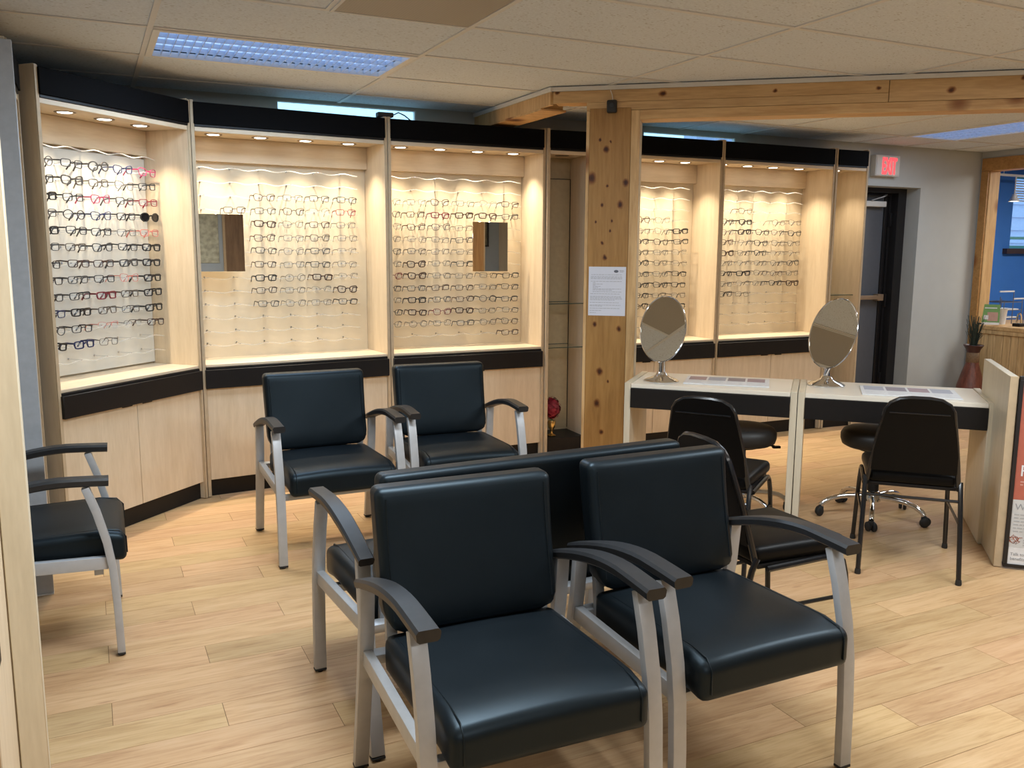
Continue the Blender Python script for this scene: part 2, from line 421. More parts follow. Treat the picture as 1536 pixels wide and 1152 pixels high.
# planks: 0.1524 wide along X, joints staggered by a third
PW, PL = .1524, .968
pm = MB().box(-PL/2+.0008, PL/2-.0008, -PW/2+.0007, PW/2-.0007, -.004, 0).mesh('plank', 0)
inv = camo.matrix_world.inverted()
def seen(x, y, z=0):
    p = inv @ Vector((x, y, z))
    if p.z > -.3: return None
    u, w = 768+f_px*p.x/-p.z, 576-f_px*p.y/-p.z
    return u, w
cand = []; rest = MB()
for r in range(-40, 31):
    y0 = 2.642+r*PW; yc = y0+PW/2
    if yc < YF or yc > 7.1: continue
    off = .308+(-.323*r) % PL
    for k in range(-4, 13):
        xa, xb = off+k*PL, off+(k+1)*PL
        if xb < XL or xa > XRR or (yc > YB and xb < XR): continue
        vis = [seen(xa+(xb-xa)*t, yc) for t in (0, .25, .5, .75, 1)]
        vis = [q for q in vis if q and -30 < q[0] < 1566 and -30 < q[1] < 1180]
        if vis and xb < 8.4: cand.append((-max(q[1] for q in vis), (xa+xb)/2, yc))
        else: rest.box(xa+.0008, xb-.0008, y0+.0007, y0+PW-.0007, -.004, 0)
cand.sort()
for i, (_, xc, yc) in enumerate(cand):
    if i < 295:
        o = link('plank', pm, M['plank'], fl); o.location = (xc, yc, 0)
    else: rest.box(xc-PL/2+.0008, xc+PL/2-.0008, yc-PW/2+.0007, yc+PW/2-.0007, -.004, 0)
o = part('planks', rest, M['plank'], fl, smooth=0); o['kind'] = 'stuff'

# beams: A = corner, diagonal beam towards the right, short beam to the back wall
A = Vector((2.493, 4.626)); BD = Vector((.7776, -.6288)); BN = Vector((.6288, .7776))   # along, away from camera
BTH = .14                                     # beam thickness
def in_left(poly):     # in front of diagonal beam
    return clip(poly, BN.x, BN.y, BN.dot(A)+.06)
def in_left2(poly):    # behind the diagonal line but left of the short beam
    return clip(clip(poly, -BN.x, -BN.y, -(BN.dot(A)+.06)), 1, 0, A.x+.05)
def in_right(poly):
    return clip(clip(poly, -BN.x, -BN.y, -(BN.dot(A)+.06)), -1, 0, -(A.x+.05))
def tile_obj(name, polys, z0, z1, mat, parent):
    mb = MB()
    for p in polys:
        if parea(p) > .002: mb.prism(p, z0, z1)
    if not mb.v: return None
    return part(name, mb, mat, parent, smooth=0)
def rect(x0, y0, x1, y1): return [(x0, y0), (x1, y0), (x1, y1), (x0, y1)]
VENT = (.302+.61, 2.365+.61, .302+1.219, 2.365+1.219)
def blocked(x0, y0, x1, y1):
    cx, cy = (x0+x1)/2, (y0+y1)/2
    return any(t[0] < cx < t[2] and t[1] < cy < t[3] for t in TROFFERS)
G = .012
for i in range(-1, 7):
    for j in range(-10, 6):
        x0, y0 = GX0+i*1.2192, GY0+j*.6096; x1, y1 = x0+1.2192, y0+.6096
        if blocked(x0, y0, x1, y1): continue
        if i == 0 and j == 1: x1 = VENT[0]      # half tile beside the vent
        X0, X1, Y0, Y1 = max(x0, XL), min(x1, XR), max(y0, YF), min(y1, YB)
        if X1-X0 < .03 or Y1-Y0 < .03: continue
        p = rect(X0+G, Y0+G, X1-G, Y1-G)
        tile_obj('ceiling_tile', [in_left(p), in_left2(p)], CE+.005, CE+.02, M['tile'], ce)
for k in range(-10, 6):
    yy = GY0+k*.6096
    p = rect(XL, yy-G, XR, yy+G)
    tile_obj('grid_bar', [in_left(p), in_left2(p)], CE, CE+.012, M['grid'], ce)
for k in range(0, 7):
    xx = GX0+k*1.2192
    p = rect(xx-G, YF, xx+G, YB)
    tile_obj('grid_bar', [in_left(p), in_left2(p)], CE-.0005, CE+.012, M['grid'], ce)
tile_obj('grid_bar', [rect(VENT[0]-G, VENT[1]+G, VENT[0]+G, VENT[3]-G)], CE-.0007, CE+.012, M['grid'], ce)
xs = [2.374+.61*k for k in range(0, 10)]; ys = [1.58, 2.80, 4.02, 5.24, YB+.7]
for i in range(len(xs)-1):
    for j in range(len(ys)-1):
        x0, x1, y0, y1 = xs[i], xs[i+1], ys[j], ys[j+1]
        if blocked(x0, y0, x1, min(y1, YB)): continue
        p = rect(x0+G, y0+G, min(x1, XR)-G, min(y1, YB)-G)
        tile_obj('ceiling_tile', [in_right(p)], CE+.005, CE+.02, M['tile'], ce)
for x in xs: tile_obj('grid_bar', [in_right(rect(x-G, 1.0, x+G, YB))], CE, CE+.012, M['grid'], ce)
for y in ys[:-1]: tile_obj('grid_bar', [in_right(rect(2.4, y-G, XR, y+G))], CE-.0005, CE+.012, M['grid'], ce)
# return air grille
n = NT('perforated_grille'); vv = n.coords((1, 1, 1), False); vo = n.node('ShaderNodeTexVoronoi'); n.l.new(vv, vo.inputs['Vector']); vo.inputs['Scale'].default_value = 90; vo.inputs['Randomness'].default_value = 0
n.base(n.ramp(vo.outputs['Distance'], [(.30, (.12, .11, .095)), (.42, (.36, .33, .28))])); n.set(Roughness=.6); M['grille'] = n.m
v = thing('return_air_grille', 'square perforated tan return air grille set in the ceiling', 'vent', ((VENT[0]+VENT[2])/2, (VENT[1]+VENT[3])/2, CE))
bpart('face_plate', (-.285, .285, -.285, .285, -.004, .012), M['grille'], v)
fr = MB()
for s in (-1, 1):
    fr.box(-.298, .298, s*.285-(.013 if s > 0 else 0)+(0 if s > 0 else 0), s*.285+(.013 if s > 0 else .013), -.006, .012) if False else None
    fr.box(min(s*.285, s*.298), max(s*.285, s*.298), -.298, .298, -.006, .012); fr.box(-.285, .285, min(s*.285, s*.298), max(s*.285, s*.298), -.006, .012)
part('frame', fr, M['grid'], v)

# troffers with parabolic louvres
def troffer(x0, y0, x1, y1, label, tube, on=True):
    t = thing('ceiling_troffer', label, 'ceiling light', ((x0+x1)/2, (y0+y1)/2, CE), 0, 'ceiling troffers')
    a, b = (x1-x0)/2-.012, (y1-y0)/2-.012
    f = MB(); w = .03
    f.box(-a, a, -b, -b+w, -.006, .02).box(-a, a, b-w, b, -.006, .02).box(-a, -a+w, -b+w, b-w, -.006, .02).box(a-w, a, -b+w, b-w, -.006, .02)
    part('frame', f, M['white_trim'], t)
    bpart('lamp_panel', (-a+w, a-w, -b+w, b-w, .026, .034), tube, t, 0)
    l = MB(); long_x = a > b
    na, nb = (28, 4) if long_x else (4, 28)
    for i in range(1, na):
        x = -a+w+(2*(a-w))*i/na; h = .006 if long_x else .012
        l.box(x-.0012, x+.0012, -b+w, b-w, .001, .022)
    for i in range(1, nb):
        y = -b+w+(2*(b-w))*i/nb
        l.box(-a+w, a-w, y-.0012, y+.0012, .001, .022)
    part('louvre', l, M['louvre'], t, smooth=0, kind='stuff')
    for (p, q) in (((-.25, .25), 0), ((.25, .25), 0)) if False else ():
        pass
    return t
labs = ['bluish lit ceiling troffer above the eyeglass cases', 'bluish lit ceiling troffer beyond the diagonal pine beam near the exit',
        'white ceiling troffer above the waiting chairs behind the camera', 'white ceiling troffer in the middle of the waiting area ceiling', 'white ceiling troffer on the reception side of the waiting area',
        'white ceiling troffer close to the front wall', 'lit ceiling troffer added out of view beyond the diagonal pine beam']
for i, (tr, lb) in enumerate(zip(TROFFERS, labs)):
    troffer(*tr[:4], lb, M['tube_light'] if i < 2 else (M['white_tube_light'] if tr[4] else M['louvre']))

# diagonal beam and pillar (local frame: x along beam, y away from camera)
bang = math.atan2(BD.y, BD.x)
bm_ = thing('diagonal_pine_beam', 'long knotty pine ceiling beam running diagonally across the room', 'beam', (A.x, A.y, 0), bang)
LB = 6.55
part('beam_board', MB().box(-.02, 1.81, 0, BTH, 2.292, 2.360), M['pine_beam'], bm_, bevel=.002) if False else None
part('face_board', MB().prism_axis([(-.012, 2.292), (1.80, 2.292), (1.80, 2.358), (-.012, 2.358)], 0, .02, 'y'), M['pine_beam'], bm_, bevel=.0015, seg=1)
part('face_board', MB().box(.185, 1.80, .0, .02, 2.245, 2.291), M['pine_beam'], bm_, bevel=.001, seg=1)
part('face_board', MB().box(1.803, LB, .0, .02, 2.245, 2.358), M['pine_beam'], bm_, bevel=.0015, seg=1)
part('lower_casing', MB().box(.49, LB, -.002, .022, 2.190, 2.2435), M['pine_h'], bm_, bevel=.0015, seg=1)
part('soffit_board', MB().box(.49, LB, .022, BTH, 2.190, 2.208), M['pine_h'], bm_, bevel=.001, seg=1)
part('core', MB().box(.0, LB, .0205, BTH-.02, 2.295, 2.357).box(.2, LB, .0225, BTH-.02, 2.209, 2.2945), M['pine_h'], bm_)
part('back_board', MB().box(.06, .2, BTH-.0195, BTH, 2.295, 2.358).box(.2, LB, BTH-.0195, BTH, 2.209, 2.358), M['pine_h'], bm_)
part('top_trim', MB().box(-.02, LB, -.008, .016, 2.3585, 2.382), M['white_trim'], bm_)
pl = thing('pine_pillar', 'knotty pine pillar with a printed notice, holding up the beam', 'pillar', (A.x, A.y, 0), bang)
part('face_board', MB().box(.204, .440, -.002, .018, 0, 2.258), M['pine_post'], pl, bevel=.0015, seg=1)
part('trim_board', MB().box(.441, .490, 0, .018, 0, 2.243), M['pine_v'], pl, bevel=.001, seg=1)
part('side_board', MB().box(.468, .490, .0185, BTH+.02, 0, 2.189), M['maple_pale'], pl, bevel=.001, seg=1)
part('side_board', MB().box(.185, .203, .0, BTH+.02, 0, 2.243), M['pine_v'], pl, bevel=.001, seg=1)
part('core', MB().box(.204, .467, .019, BTH+.02, 0, 2.207), M['pine_v'], pl)
sb = thing('short_pine_beam', 'short knotty pine ceiling beam running back from the pillar to the wall', 'beam', (A.x, A.y, 0))
part('face_board', MB().box(-.02, .0, .02, YB-A.y, 2.285, 2.358), M['pine_v'], sb, bevel=.001, seg=1)
part('soffit_board', MB().box(-.02, .15, .14, YB-A.y, 2.272, 2.2845), M['pine_h'], sb, bevel=.001, seg=1)
part('core', MB().box(.001, .14, .16, YB-A.y, 2.285, 2.358), M['pine_h'], sb)
part('top_trim', MB().box(-.03, -.0, .0, YB-A.y, 2.3585, 2.382), M['white_trim'], sb)
# notice on the pillar
nt = thing('printed_notice', 'white printed notice sheet taped to the pine pillar', 'notice', (A.x, A.y, 0), bang)
bpart('sheet', (.215, .433, -.0035, -.0022, 1.075, 1.361), M['paper'], nt, 0)
lg = MB().lathe([(.0, 0), (.013, 0), (.013, .0006), (0, .0006)], 20)
lg.v = [(.376+x*1.05, -.0040-z, 1.335+y*.62) for x, y, z in lg.v]
part('logo_oval', lg, M['ink'], nt)
tx = MB(); rr = random.Random(3)
def lines(z, x0, x1, h=.0016): tx.box(x0, x1, -.0041, -.0035, z-h/2, z+h/2)
zz = 1.315
for (z, x0, x1, h) in ((1.340, .395, .42, .002), (1.336, .395, .422, .002), (1.331, .398, .418, .002)): lines(z, x0, x1, h)
for z, x0, x1 in ((1.315, .23, .41), (1.304, .228, .41), (1.297, .228, .412), (1.291, .228, .41), (1.276, .228, .415), (1.268, .24, .255), (1.260, .24, .305), (1.253, .24, .255), (1.246, .24, .285), (1.239, .24, .27), (1.232, .24, .41), (1.225, .24, .355), (1.215, .24, .412), (1.203, .226, .405), (1.188, .226, .412), (1.181, .226, .41), (1.174, .226, .414), (1.167, .226, .37), (1.152, .224, .40), (1.137, .224, .405), (1.131, .224, .30), (1.118, .224, .40), (1.105, .224, .295), (1.092, .224, .26)):
    x = x0
    while x < x1-.004:
        w = rr.uniform(.006, .02); lines(z, x, min(x+w, x1), .0021); x += w+.003
part('print_lines', tx, M['ink_grey'], nt, smooth=0, kind='stuff')
# small black camera under the trim
cm = thing('security_camera', 'small black square sensor mounted on the pine beam above the pillar', 'camera', (A.x, A.y, 0), bang)
part('housing', MB().box(.302, .360, -.030, -.001, 2.228, 2.300), M['rubber'], cm, bevel=.012, seg=3)
part('eye', MB().prism_axis([(.331+.014*math.cos(a*PI/6), 2.268+.014*math.sin(a*PI/6)) for a in range(12)], -.033, -.0301, 'y'), M['black_tube'], cm)
part('cord', MB().tube([(.335, -.012, 2.300), (.330, -.012, 2.33), (.318, -.012, 2.36), (.312, -.012, 2.381)], .0022, 6), M['white_trim'], cm)

# right wall with opening, reception room
JY0 = 5.68                                    # left jamb of the opening
struct('wall_right', MB().box(XR, XR+.14, 5.70, YB+.14, 0, TOP).box(XR, XR+.14, YF, 5.70, 2.328, TOP).box(XR, XR+.14, YF, .6, 0, 2.328), M['wall'], smooth=0)
oc = thing('pine_opening_casing', 'knotty pine casing around the opening to the blue reception room', 'casing')
bpart('jamb_board', (XR+.002, XR+.142, JY0-.02, 5.698, .78, 2.21), M['pine_v'], oc)
bpart('side_casing', (XR-.02, XR+.001, JY0-.012, 5.74, 0, 2.21), M['pine_orange'], oc)
bpart('head_casing', (XR-.02, XR+.001, .6, 5.74, 2.2115, 2.328), M['pine_orange'], oc)
bpart('head_board', (XR+.002, XR+.142, .6, 5.698, 2.2115, 2.327), M['pine_h'], oc)
BYB = 6.55
wall_y('wall_reception', M['blue_wall'], BYB, BYB+.15, XR+.14, XRR, 0, TOP, [(9.33, 10.4, 1.50, 2.30)])
struct('wall_far_right', MB().box(XRR, XRR+.1, YF, BYB+.15, 0, TOP), M['blue_wall'], smooth=0)
struct('wall_return', MB().box(XR+.1401, XR+.20, 5.705, BYB, 0, TOP), M['blue_wall'], smooth=0)
def window(name, x0, x1, y, z0, z1, fmat, glass=True, depth=.05, bar=.03):
    w = MB().box(x0, x1, y, y+depth, z0, z0+bar).box(x0, x1, y, y+depth, z1-bar, z1).box(x0, x0+bar, y, y+depth, z0+bar, z1-bar).box(x1-bar, x1, y, y+depth, z0+bar, z1-bar)
    o = struct(name, w, fmat)
    g = part('pane', MB().box(x0+bar, x1-bar, y+depth*.4, y+depth*.6, z0+bar, z1-bar), M['glass'], o)
    return o
window('window_1', *WIN1[:2], YB+.005, *WIN1[2:], M['white_trim'], bar=.006, depth=.03)
window('window_2', *WIN2[:2], YB+.005, *WIN2[2:], M['white_trim'], bar=.006, depth=.03)
w3 = window('window_3', 9.33, 10.4, BYB+.03, 1.50, 2.30, plain('teal_window_frame', (.12, .45, .50), .4))
bpart('meeting_rail', (9.36, 10.37, BYB+.03, BYB+.075, 1.60, 1.63), plain('teal_rail', (.20, .55, .58), .4), w3)
bpart('window_sill', (9.22, 10.5, BYB-.06, BYB+.02, 1.44, 1.498), plain('brown_sill', (.055, .035, .03), .5), w3)
for k in range(9):
    bpart('blind_slat', (9.365, 10.365, BYB-.012+.03, BYB+.0+.03, 2.02+k*.027, 2.032+k*.027), M['white_trim'], w3, 0)
# neighbouring brick house outside
nb = thing('neighbour_house_wall', 'pale mauve lap sided house wall outside the reception window', 'wall', (9.0, 9.2, 0))
M['siding'] = plain('mauve_siding', (.42, .40, .55), .7)
part('house_body', MB().box(-2, 5, .05, .3, -.05, 3.4), M['siding'], nb)
for k in range(17): part('siding_board', MB().prism_axis([(.05, .2*k), (.02, .2*k), (.045, .2*k+.2), (.05, .2*k+.2)], -2, 5, 'x'), M['siding'], nb, smooth=0)
struct('terrain', MB().box(-3, 14, 7.2, 9.2, -.1, -.03), plain('asphalt', (.10, .10, .11), .9), smooth=0)

# reception counter: beadboard half wall with a ledge
ctr = thing('reception_counter', 'pine beadboard reception counter with a pale ledge under the opening', 'counter', (XR, 0, 0))
bpart('core', (.0, .12, .6, 5.676, 0, .727), M['bead'], ctr)
bpart('ledge', (-.03, .40, .6, 5.676, .7275, .766), M['pine_h'], ctr, .004)
bpart('apron', (-.026, -.001, .6, 5.676, .690, .727), M['bead'], ctr)
yb = 5.675; k = 0
while yb > 4.0:
    wdt = .075
    bpart('bead_board', (-.013, -.0005, yb-wdt+.004, yb, 0, .689), M['bead'], ctr, .003); yb -= wdt; k += 1
bpart('bead_panel', (-.012, -.0005, .6, yb, 0, .689), M['bead'], ctr)

# exit doorway: black frame and slate door in a deep recess
dr = struct('door_1', MB().box(5.96, 6.80, 6.015, 6.06, .005, 1.985), M['door_slate'], bevel=.002)
fr = MB().box(6.80, 6.9055, 5.91, 6.10, 0, 2.0315).box(5.952, 6.80, 5.91, 6.10, 1.99, 2.0315).box(6.775, 6.80, 5.985, 6.012, 0, 1.99).box(5.952, 6.775, 5.985, 6.012, 1.965, 1.99)
part('door_frame', fr, M['frame_black'], dr)
part('astragal', MB().box(6.735, 6.774, 6.0, 6.0145, .02, 1.96), M['frame_black'], dr, bevel=.002)
for z in (.25, 1.0, 1.75): part('hinge', MB().box(6.776, 6.80, 5.965, 5.9845, z-.06, z+.06), M['frame_black'], dr, bevel=.002)
pb = part('push_bar', MB().box(6.02, 6.72, 5.945, 5.975, 1.012, 1.052), M['tan_bar'], dr, bevel=.006)
part('bar_bracket', MB().box(6.03, 6.09, 5.9755, 6.0145, .995, 1.065), M['tan_bar'], pb); part('bar_bracket', MB().box(6.66, 6.735, 5.943, 6.0, 1.0, 1.062), M['tan_bar'], pb, bevel=.004)
cl = part('door_closer', MB().box(6.42, 6.70, 5.95, 6.0145, 1.865, 1.915), M['white_trim'], dr, bevel=.005)
part('closer_arm', MB().rbar([(6.50, 5.94, 1.92), (6.60, 5.90, 1.955), (6.70, 5.96, 1.975)], .02, .008), M['silver'], cl)
struct('wall_exit', MB().box(6.906, 7.69, 5.8005, 6.16, 0, 2.4).box(5.3, 5.95, 5.8005, 6.16, 0, 2.4).box(5.95, 6.906, 5.8005, 6.16, 2.032, 2.4).box(5.95, 6.906, 6.11, 6.16, 0, 2.032), M['wall'], smooth=0)
# exit sign
ex = thing('exit_sign', 'white lit EXIT sign with red letters on the wall above the exit door', 'sign', (6.40, YB-.001, 2.114))
part('housing', MB().box(-.148, .148, -.06, 0, 0, .178), M['white_paint'], ex, bevel=.006)
part('face_plate', MB().box(-.140, .140, -.064, -.0605, .008, .170), M['white_paint'], ex, bevel=.002)
me = text_mesh('EXIT', .165, .002, 'CENTER', .004)
for vtx in me.vertices: vtx.co = Vector((vtx.co.x*.52+.012, -.0665-vtx.co.z, vtx.co.y*1.18+.020))
link('letters', me, M['exit_red'], ex)
part('test_button', MB().lathe([(.006, 0), (.006, .006), (0, .008)], 12, (.02, -.03, -.008)), M['white_trim'], ex)

# ---------------------------------------------------------------- display cases
BLABEL = {}
ROWS_TOP, ROW_DZ = 1.927, .0807
def case(name, label, p0, p1, D, cols=(), rows=0, pucks=(), frost=None, doors=2, glass_shelves=(), ptop=2.267, skip=None, backpanel=True, boardx=None, puck_on=True, tan=False, lpow=36.0, rtop=ROWS_TOP):
    p0 = Vector(p0); p1 = Vector(p1); d = p1-p0; L = d.length; ang = math.atan2(d.y, d.x)
    t = thing(name, label, 'display case', (p0.x, p0.y, 0), ang, 'eyeglass display cases')
    T = .021
    mv = M['tan_laminate'] if tan else (M['cream'] if cols else M['maple_v'])
    # uprights: pale face strip in front of a tan edge, two per case
    for x in (0, L-T):
        s = bpart('side_panel', (x+.001, x+T-.001, .0, D, .004, ptop), M['maple_v'], t)
        bpart('front_edge', (x+.001, x+T-.001, -.006, -.0005, .004, ptop-.004), M['edge'], s, .001)
    x0, x1 = T, L-T
    bpart('back_panel', (x0, x1, D-.012, D, .1, 2.105), mv, t)
    bpart('soffit', (x0, x1, .012, D-.012, 2.105, 2.123), M['maple_h'], t)
    bpart('soffit_edge', (x0, x1, -.002, .0115, 2.098, 2.123), M['maple_h'], t)
    bpart('top_panel', (x0, x1, .09, D, 2.235, 2.25), M['maple_h'], t)
    bpart('header', (x0-.004, x1+.004, -.016, .085, 2.137, 2.255), M['navy'], t, .002)
    bpart('header_lip', (x0, x1, -.008, .08, 2.1235, 2.1365), M['black'], t, .001)
    if not glass_shelves:
        bpart('valance', (x0, x1, D-.052, D-.0125, 1.965, 2.1045), M['maple_h'], t)
        bpart('ledge', (x0, x1, .0, D-.0125, .772, .790), M['maple_h'], t, .003)
        bpart('band_top', (x0, x1, -.006, .04, .760, .7715), M['black'], t, .001)
        bpart('band', (x0-.006, x1+.006, -.022, .04, .650, .7595), M['black'], t, .002)
        n_ = doors
        for k in range(n_):
            a, b = x0+(x1-x0)*k/n_, x0+(x1-x0)*(k+1)/n_
            dd = bpart('cabinet_door', (a+.0015, b-.0015, .004, .022, .104, .6495), M['maple_v'], t, .001)
            hx = (a+b)/2 if n_ == 1 else (b-.07 if k == 0 else a+.07)
            bpart('finger_pull', (hx-.035, hx+.035, .0, .0035, .640, .648), M['black'], dd, .001)
        bpart('kick_plate', (x0, x1, .03, .045, 0, .102), M['black'], t, .001)
    else:
        bpart('base_box', (x0, x1, .02, D-.0125, 0, .125), M['black'], t, .002)
        for z in glass_shelves:
            g = bpart('glass_shelf', (x0+.002, x1-.002, .06, D-.02, z-.003, z+.003), M['glass'], t, 0)
            bpart('polished_edge', (x0+.002, x1-.002, .0575, .0595, z-.003, z+.003), M['glass_edge'], g, 0)
            bpart('polished_edge', (x0+.002, x1-.002, D-.0195, D-.0175, z-.003, z+.003), M['glass_edge'], g, 0)
        bpart('inset_panel', (x0+.02, x1-.004, D-.0175, D-.0125, .14, 1.96), M['tan_laminate'], t, .001)
    if glass_shelves and tan:
        bpart('corner_reveal', (x1-.0035, x1-.0005, D-.0215, D-.0178, .14, 1.96), M['black'], t, 0)
        bpart('top_reveal', (x0+.02, x1-.004, D-.0215, D-.0178, 1.957, 1.961), M['black'], t, 0)
    for px in pucks:
        py = .15 if not glass_shelves else .13
        pk = part('puck_light', MB().lathe([(.050, -.0003), (.049, -.0025), (.037, -.003), (.036, -.0004), (.0, -.0004)], 20, (px, py, 2.105)), M['puck_ring'], t)
        part('lamp_face', MB().lathe([(0, -.0032), (.032, -.0030), (.0355, -.0008)], 20, (px, py, 2.105)), M['puck'] if puck_on else M['puck_ring'], pk)
        if puck_on:
            l = bpy.data.lights.new('puck_lamp', 'SPOT'); l.energy = lpow; l.color = (1.0, .85, .64); l.spot_size = R(98); l.spot_blend = 1.0; l.shadow_soft_size = .02
            lo = bpy.data.objects.new('puck_lamp', l); COL.objects.link(lo); lo.parent = t; lo.location = (px, py, 2.096); lo.rotation_euler = (R(-2), 0, 0)
    if cols:
        if frost: bpart('frosted_panel', (frost[0], frost[1], D-.030, D-.024, .80, 1.95), M['frost'], t, .001)
        yb_ = D-.030 if frost else D-.0125
        pg = MB(); yf = yb_-.105
        for k in range(rows):
            z = rtop-k*ROW_DZ*(1.018 if rtop > 1.94 else 1)
            pts = []
            c0, c1 = cols[0]-.085, cols[-1]+.085
            nseg = 48
            wob = random.Random(k*7+int(p0.x*100)); ph = wob.uniform(0, 6)
            for q in range(nseg+1):
                x = c0+(c1-c0)*q/nseg
                fx = (x-cols[0])/.173
                pts.append((min(max(x, x0+.004), x1-.004), yf+.012, z-.006+.006*math.cos(2*PI*fx)))
            if not (skip and all(skip(k, c) for c in range(len(cols)))):
                part('acrylic_rail', MB().sweep(pts, [(-.0022, -.0025), (.0022, -.0025), (.0022, .0025), (-.0022, .0025)]), M['acrylic'], t, smooth=30)
            for c, cx in enumerate(cols):
                if skip and skip(k, c): continue
                pg.box(cx-.0022, cx+.0022, yf+.01, yb_, z-.0022, z+.0022)
                pg.box(cx-.004, cx+.004, yb_-.006, yb_, z-.004, z+.004)
        part('pegs', pg, M['chrome'], t, smooth=0, kind='stuff')
    t['L'] = L
    return t, (lambda x, y, z: (p0.x+x*d.x/L-y*d.y/L, p0.y+x*d.y/L+y*d.x/L, z)), ang, D

P1 = (-.166, 4.594); P2 = (.556, 5.285)
CASES = {}
C174 = lambda a, n: [a+.1735*i for i in range(n)]
CASES['diag'] = case('display_case', 'maple eyeglass display case set diagonally across the room corner', P1, P2, .34, [.19+.170*i for i in range(5)], 14, [.30, .545, .79], frost=(.023, .976), lpow=31, rtop=1.952)
CASES['b2'] = case('display_case', 'maple display case with a square mirror, next to the diagonal corner case', (.561, 5.290), (1.727, 5.40), .34, [.105+.174*i for i in range(6)], 14, [.155, .425, .70, .975], skip=lambda k, c: c < 2 and 4 <= k <= 7)
CASES['b3'] = case('display_case', 'maple display case with square mirror, just left of the glass shelf bay', (1.730, 5.40), (2.843, 5.40), .335, [.085+.173*i for i in range(6)], 14, [.135, .405, .675, .94], skip=lambda k, c: c > 3 and 4 <= k <= 7, frost=None)
CASES['b4'] = case('glass_shelf_case', 'narrow unlit case with glass shelves, partly behind the pine pillar', (2.846, 5.38), (3.190, 5.36), .32, pucks=[.17], glass_shelves=(.77, 1.081), puck_on=False, tan=True)
CASES['b5'] = case('display_case', 'maple display case right of the pine pillar, behind the tilted oval mirror', (3.193, 5.35), (4.286, 5.33), .335, [.20+.172*i for i in range(5)], 14, [.16, .40, .635, .865], lpow=38)
CASES['b8'] = case('display_case', 'maple display case nearest the exit door', (4.289, 5.33), (5.404, 5.33), .335, [.24+.172*i for i in range(5)], 14, [.115, .36, .615, .88], lpow=36)
CASES['b9'] = case('glass_shelf_case', 'narrow end case with a glass shelf beside the exit door', (5.407, 5.325), (5.75, 5.312), .34, pucks=[.12], glass_shelves=(1.10,), lpow=16)
CASES['b0'] = case('glass_shelf_case', 'narrow glass shelf case against the left wall beside the grey end panel', (-.237, 4.07), (-.235, 4.585), .34, pucks=[], glass_shelves=(.70, 1.05), puck_on=False)
ep = thing('end_panel', 'tall grey laminate end panel tinted blue-lit behind the waiting chair at the far left', 'panel', (-.215, 4.062, 0), 0)
bpart('panel_board', (-.38, .003, -.024, -.001, .006, 2.25), M['blue_lit_grey'], ep)
bpart('panel_foot', (-.38, .003, -.026, -.0, 0, .0055), M['white_trim'], ep, 0)
# nearest case on the left wall: only its far upright shows
CASES['b1n'] = case('display_case', 'nearest display case on the left wall, mostly outside the view', (-.235, .85), (-.222, 1.92), .34, pucks=[], lpow=3, puck_on=False)
po = thing('maple_post', 'pale maple post standing at the near end of the left display wall', 'post', (-.205, 2.395, 0))
bpart('post_board', (-.022, .040, -.022, .022, 0, 2.267), M['maple_pale'], po)
bpart('side_strip', (-.38, -.023, -.016, .016, 0, 2.267), M['maple_v'], po)
bpart('return_board', (-.045, -.025, -.45, -.017, 0, 2.267), M['maple_v'], po)

# square mirrors standing on the frame boards
def sq_mirror(key, x0, x1, z0, z1, label):
    t, tf, ang, D = CASES[key]
    m = thing('square_mirror', label, 'mirror', tf((x0+x1)/2, D-.16, z0), 0, 'square mirrors in the cases')
    w = (x1-x0)/2; h = z1-z0
    bpart('glass', (-w, w, 0, .004, 0, h), M['mirror'], m, .001)
    bpart('backing', (-w+.004, w-.004, .0045, .012, .004, h-.004), M['edge'], m, .001)
    bpart('stand_off', (-.02, .02, .0125, .12, h*.5-.02, h*.5+.02), M['acrylic'], m, .001)
sq_mirror('b2', .045, .312, 1.318, 1.655, 'square mirror at the left side of the case beside the diagonal case')
sq_mirror('b3', .650, .915, 1.307, 1.643, 'square mirror on the right side of the case beside the glass shelf bay')

# ---------------------------------------------------------------- eyeglasses
def glasses_mesh(shape, t, w=.132, h=.040, full=True):
    """front with lens rims; local x across, z up, y=0 front, +y towards the temple tips"""
    lw = w*.385; cxs = w*.285
    fr = MB(); lens = []
    n = 18
    for sgn in (-1, 1):
        pts = []
        for i in range(n):
            a = 2*PI*i/n; ca, sa = math.cos(a), math.sin(a)
            e = {'rect': .45, 'round': 1.0, 'cat': .62, 'avi': .8}[shape]
            x = math.copysign(abs(ca)**e, ca)*lw/2; z = math.copysign(abs(sa)**e, sa)*h/2
            if shape == 'round': z *= 1.10
            if shape == 'rect': z *= .88; x *= (1.0 if z > 0 else .92)
            if shape == 'cat': z += .004*(x*sgn/(lw/2)) if z > 0 else 0; x *= (1.0 if z > 0 else .88)
            if shape == 'avi': x *= (1.0 if z > 0 else .80); z *= 1.12
            X = sgn*cxs+x
            pts.append((X, .010*(X/(w/2))**2, z))
        if full: fr.sweep(pts, [(-t*.5, -t*.5), (t*.5, -t*.5), (t*.5, t*.5), (-t*.5, t*.5)], True, (0, 1, 0))
        else:
            fr.sweep(pts[0:n//2+1], [(-t*.5, -t*.5), (t*.5, -t*.5), (t*.5, t*.5), (-t*.5, t*.5)], False, (0, 1, 0))
        lens.append(MB().add(pts, [tuple(range(n))]))
    ix = cxs-lw/2
    fr.rbar([(-ix, .001, .004), (-ix*.4, -.001, .008), (ix*.4, -.001, .008), (ix, .001, .004)], t, t*1.1, up=(0, 1, 0))
    for sgn in (-1, 1):
        fr.rbar([(sgn*(cxs+lw/2-.001), .008, .009), (sgn*(w/2+.001), .012, .010)], t, t*1.6, up=(0, 1, 0))
    return fr, lens
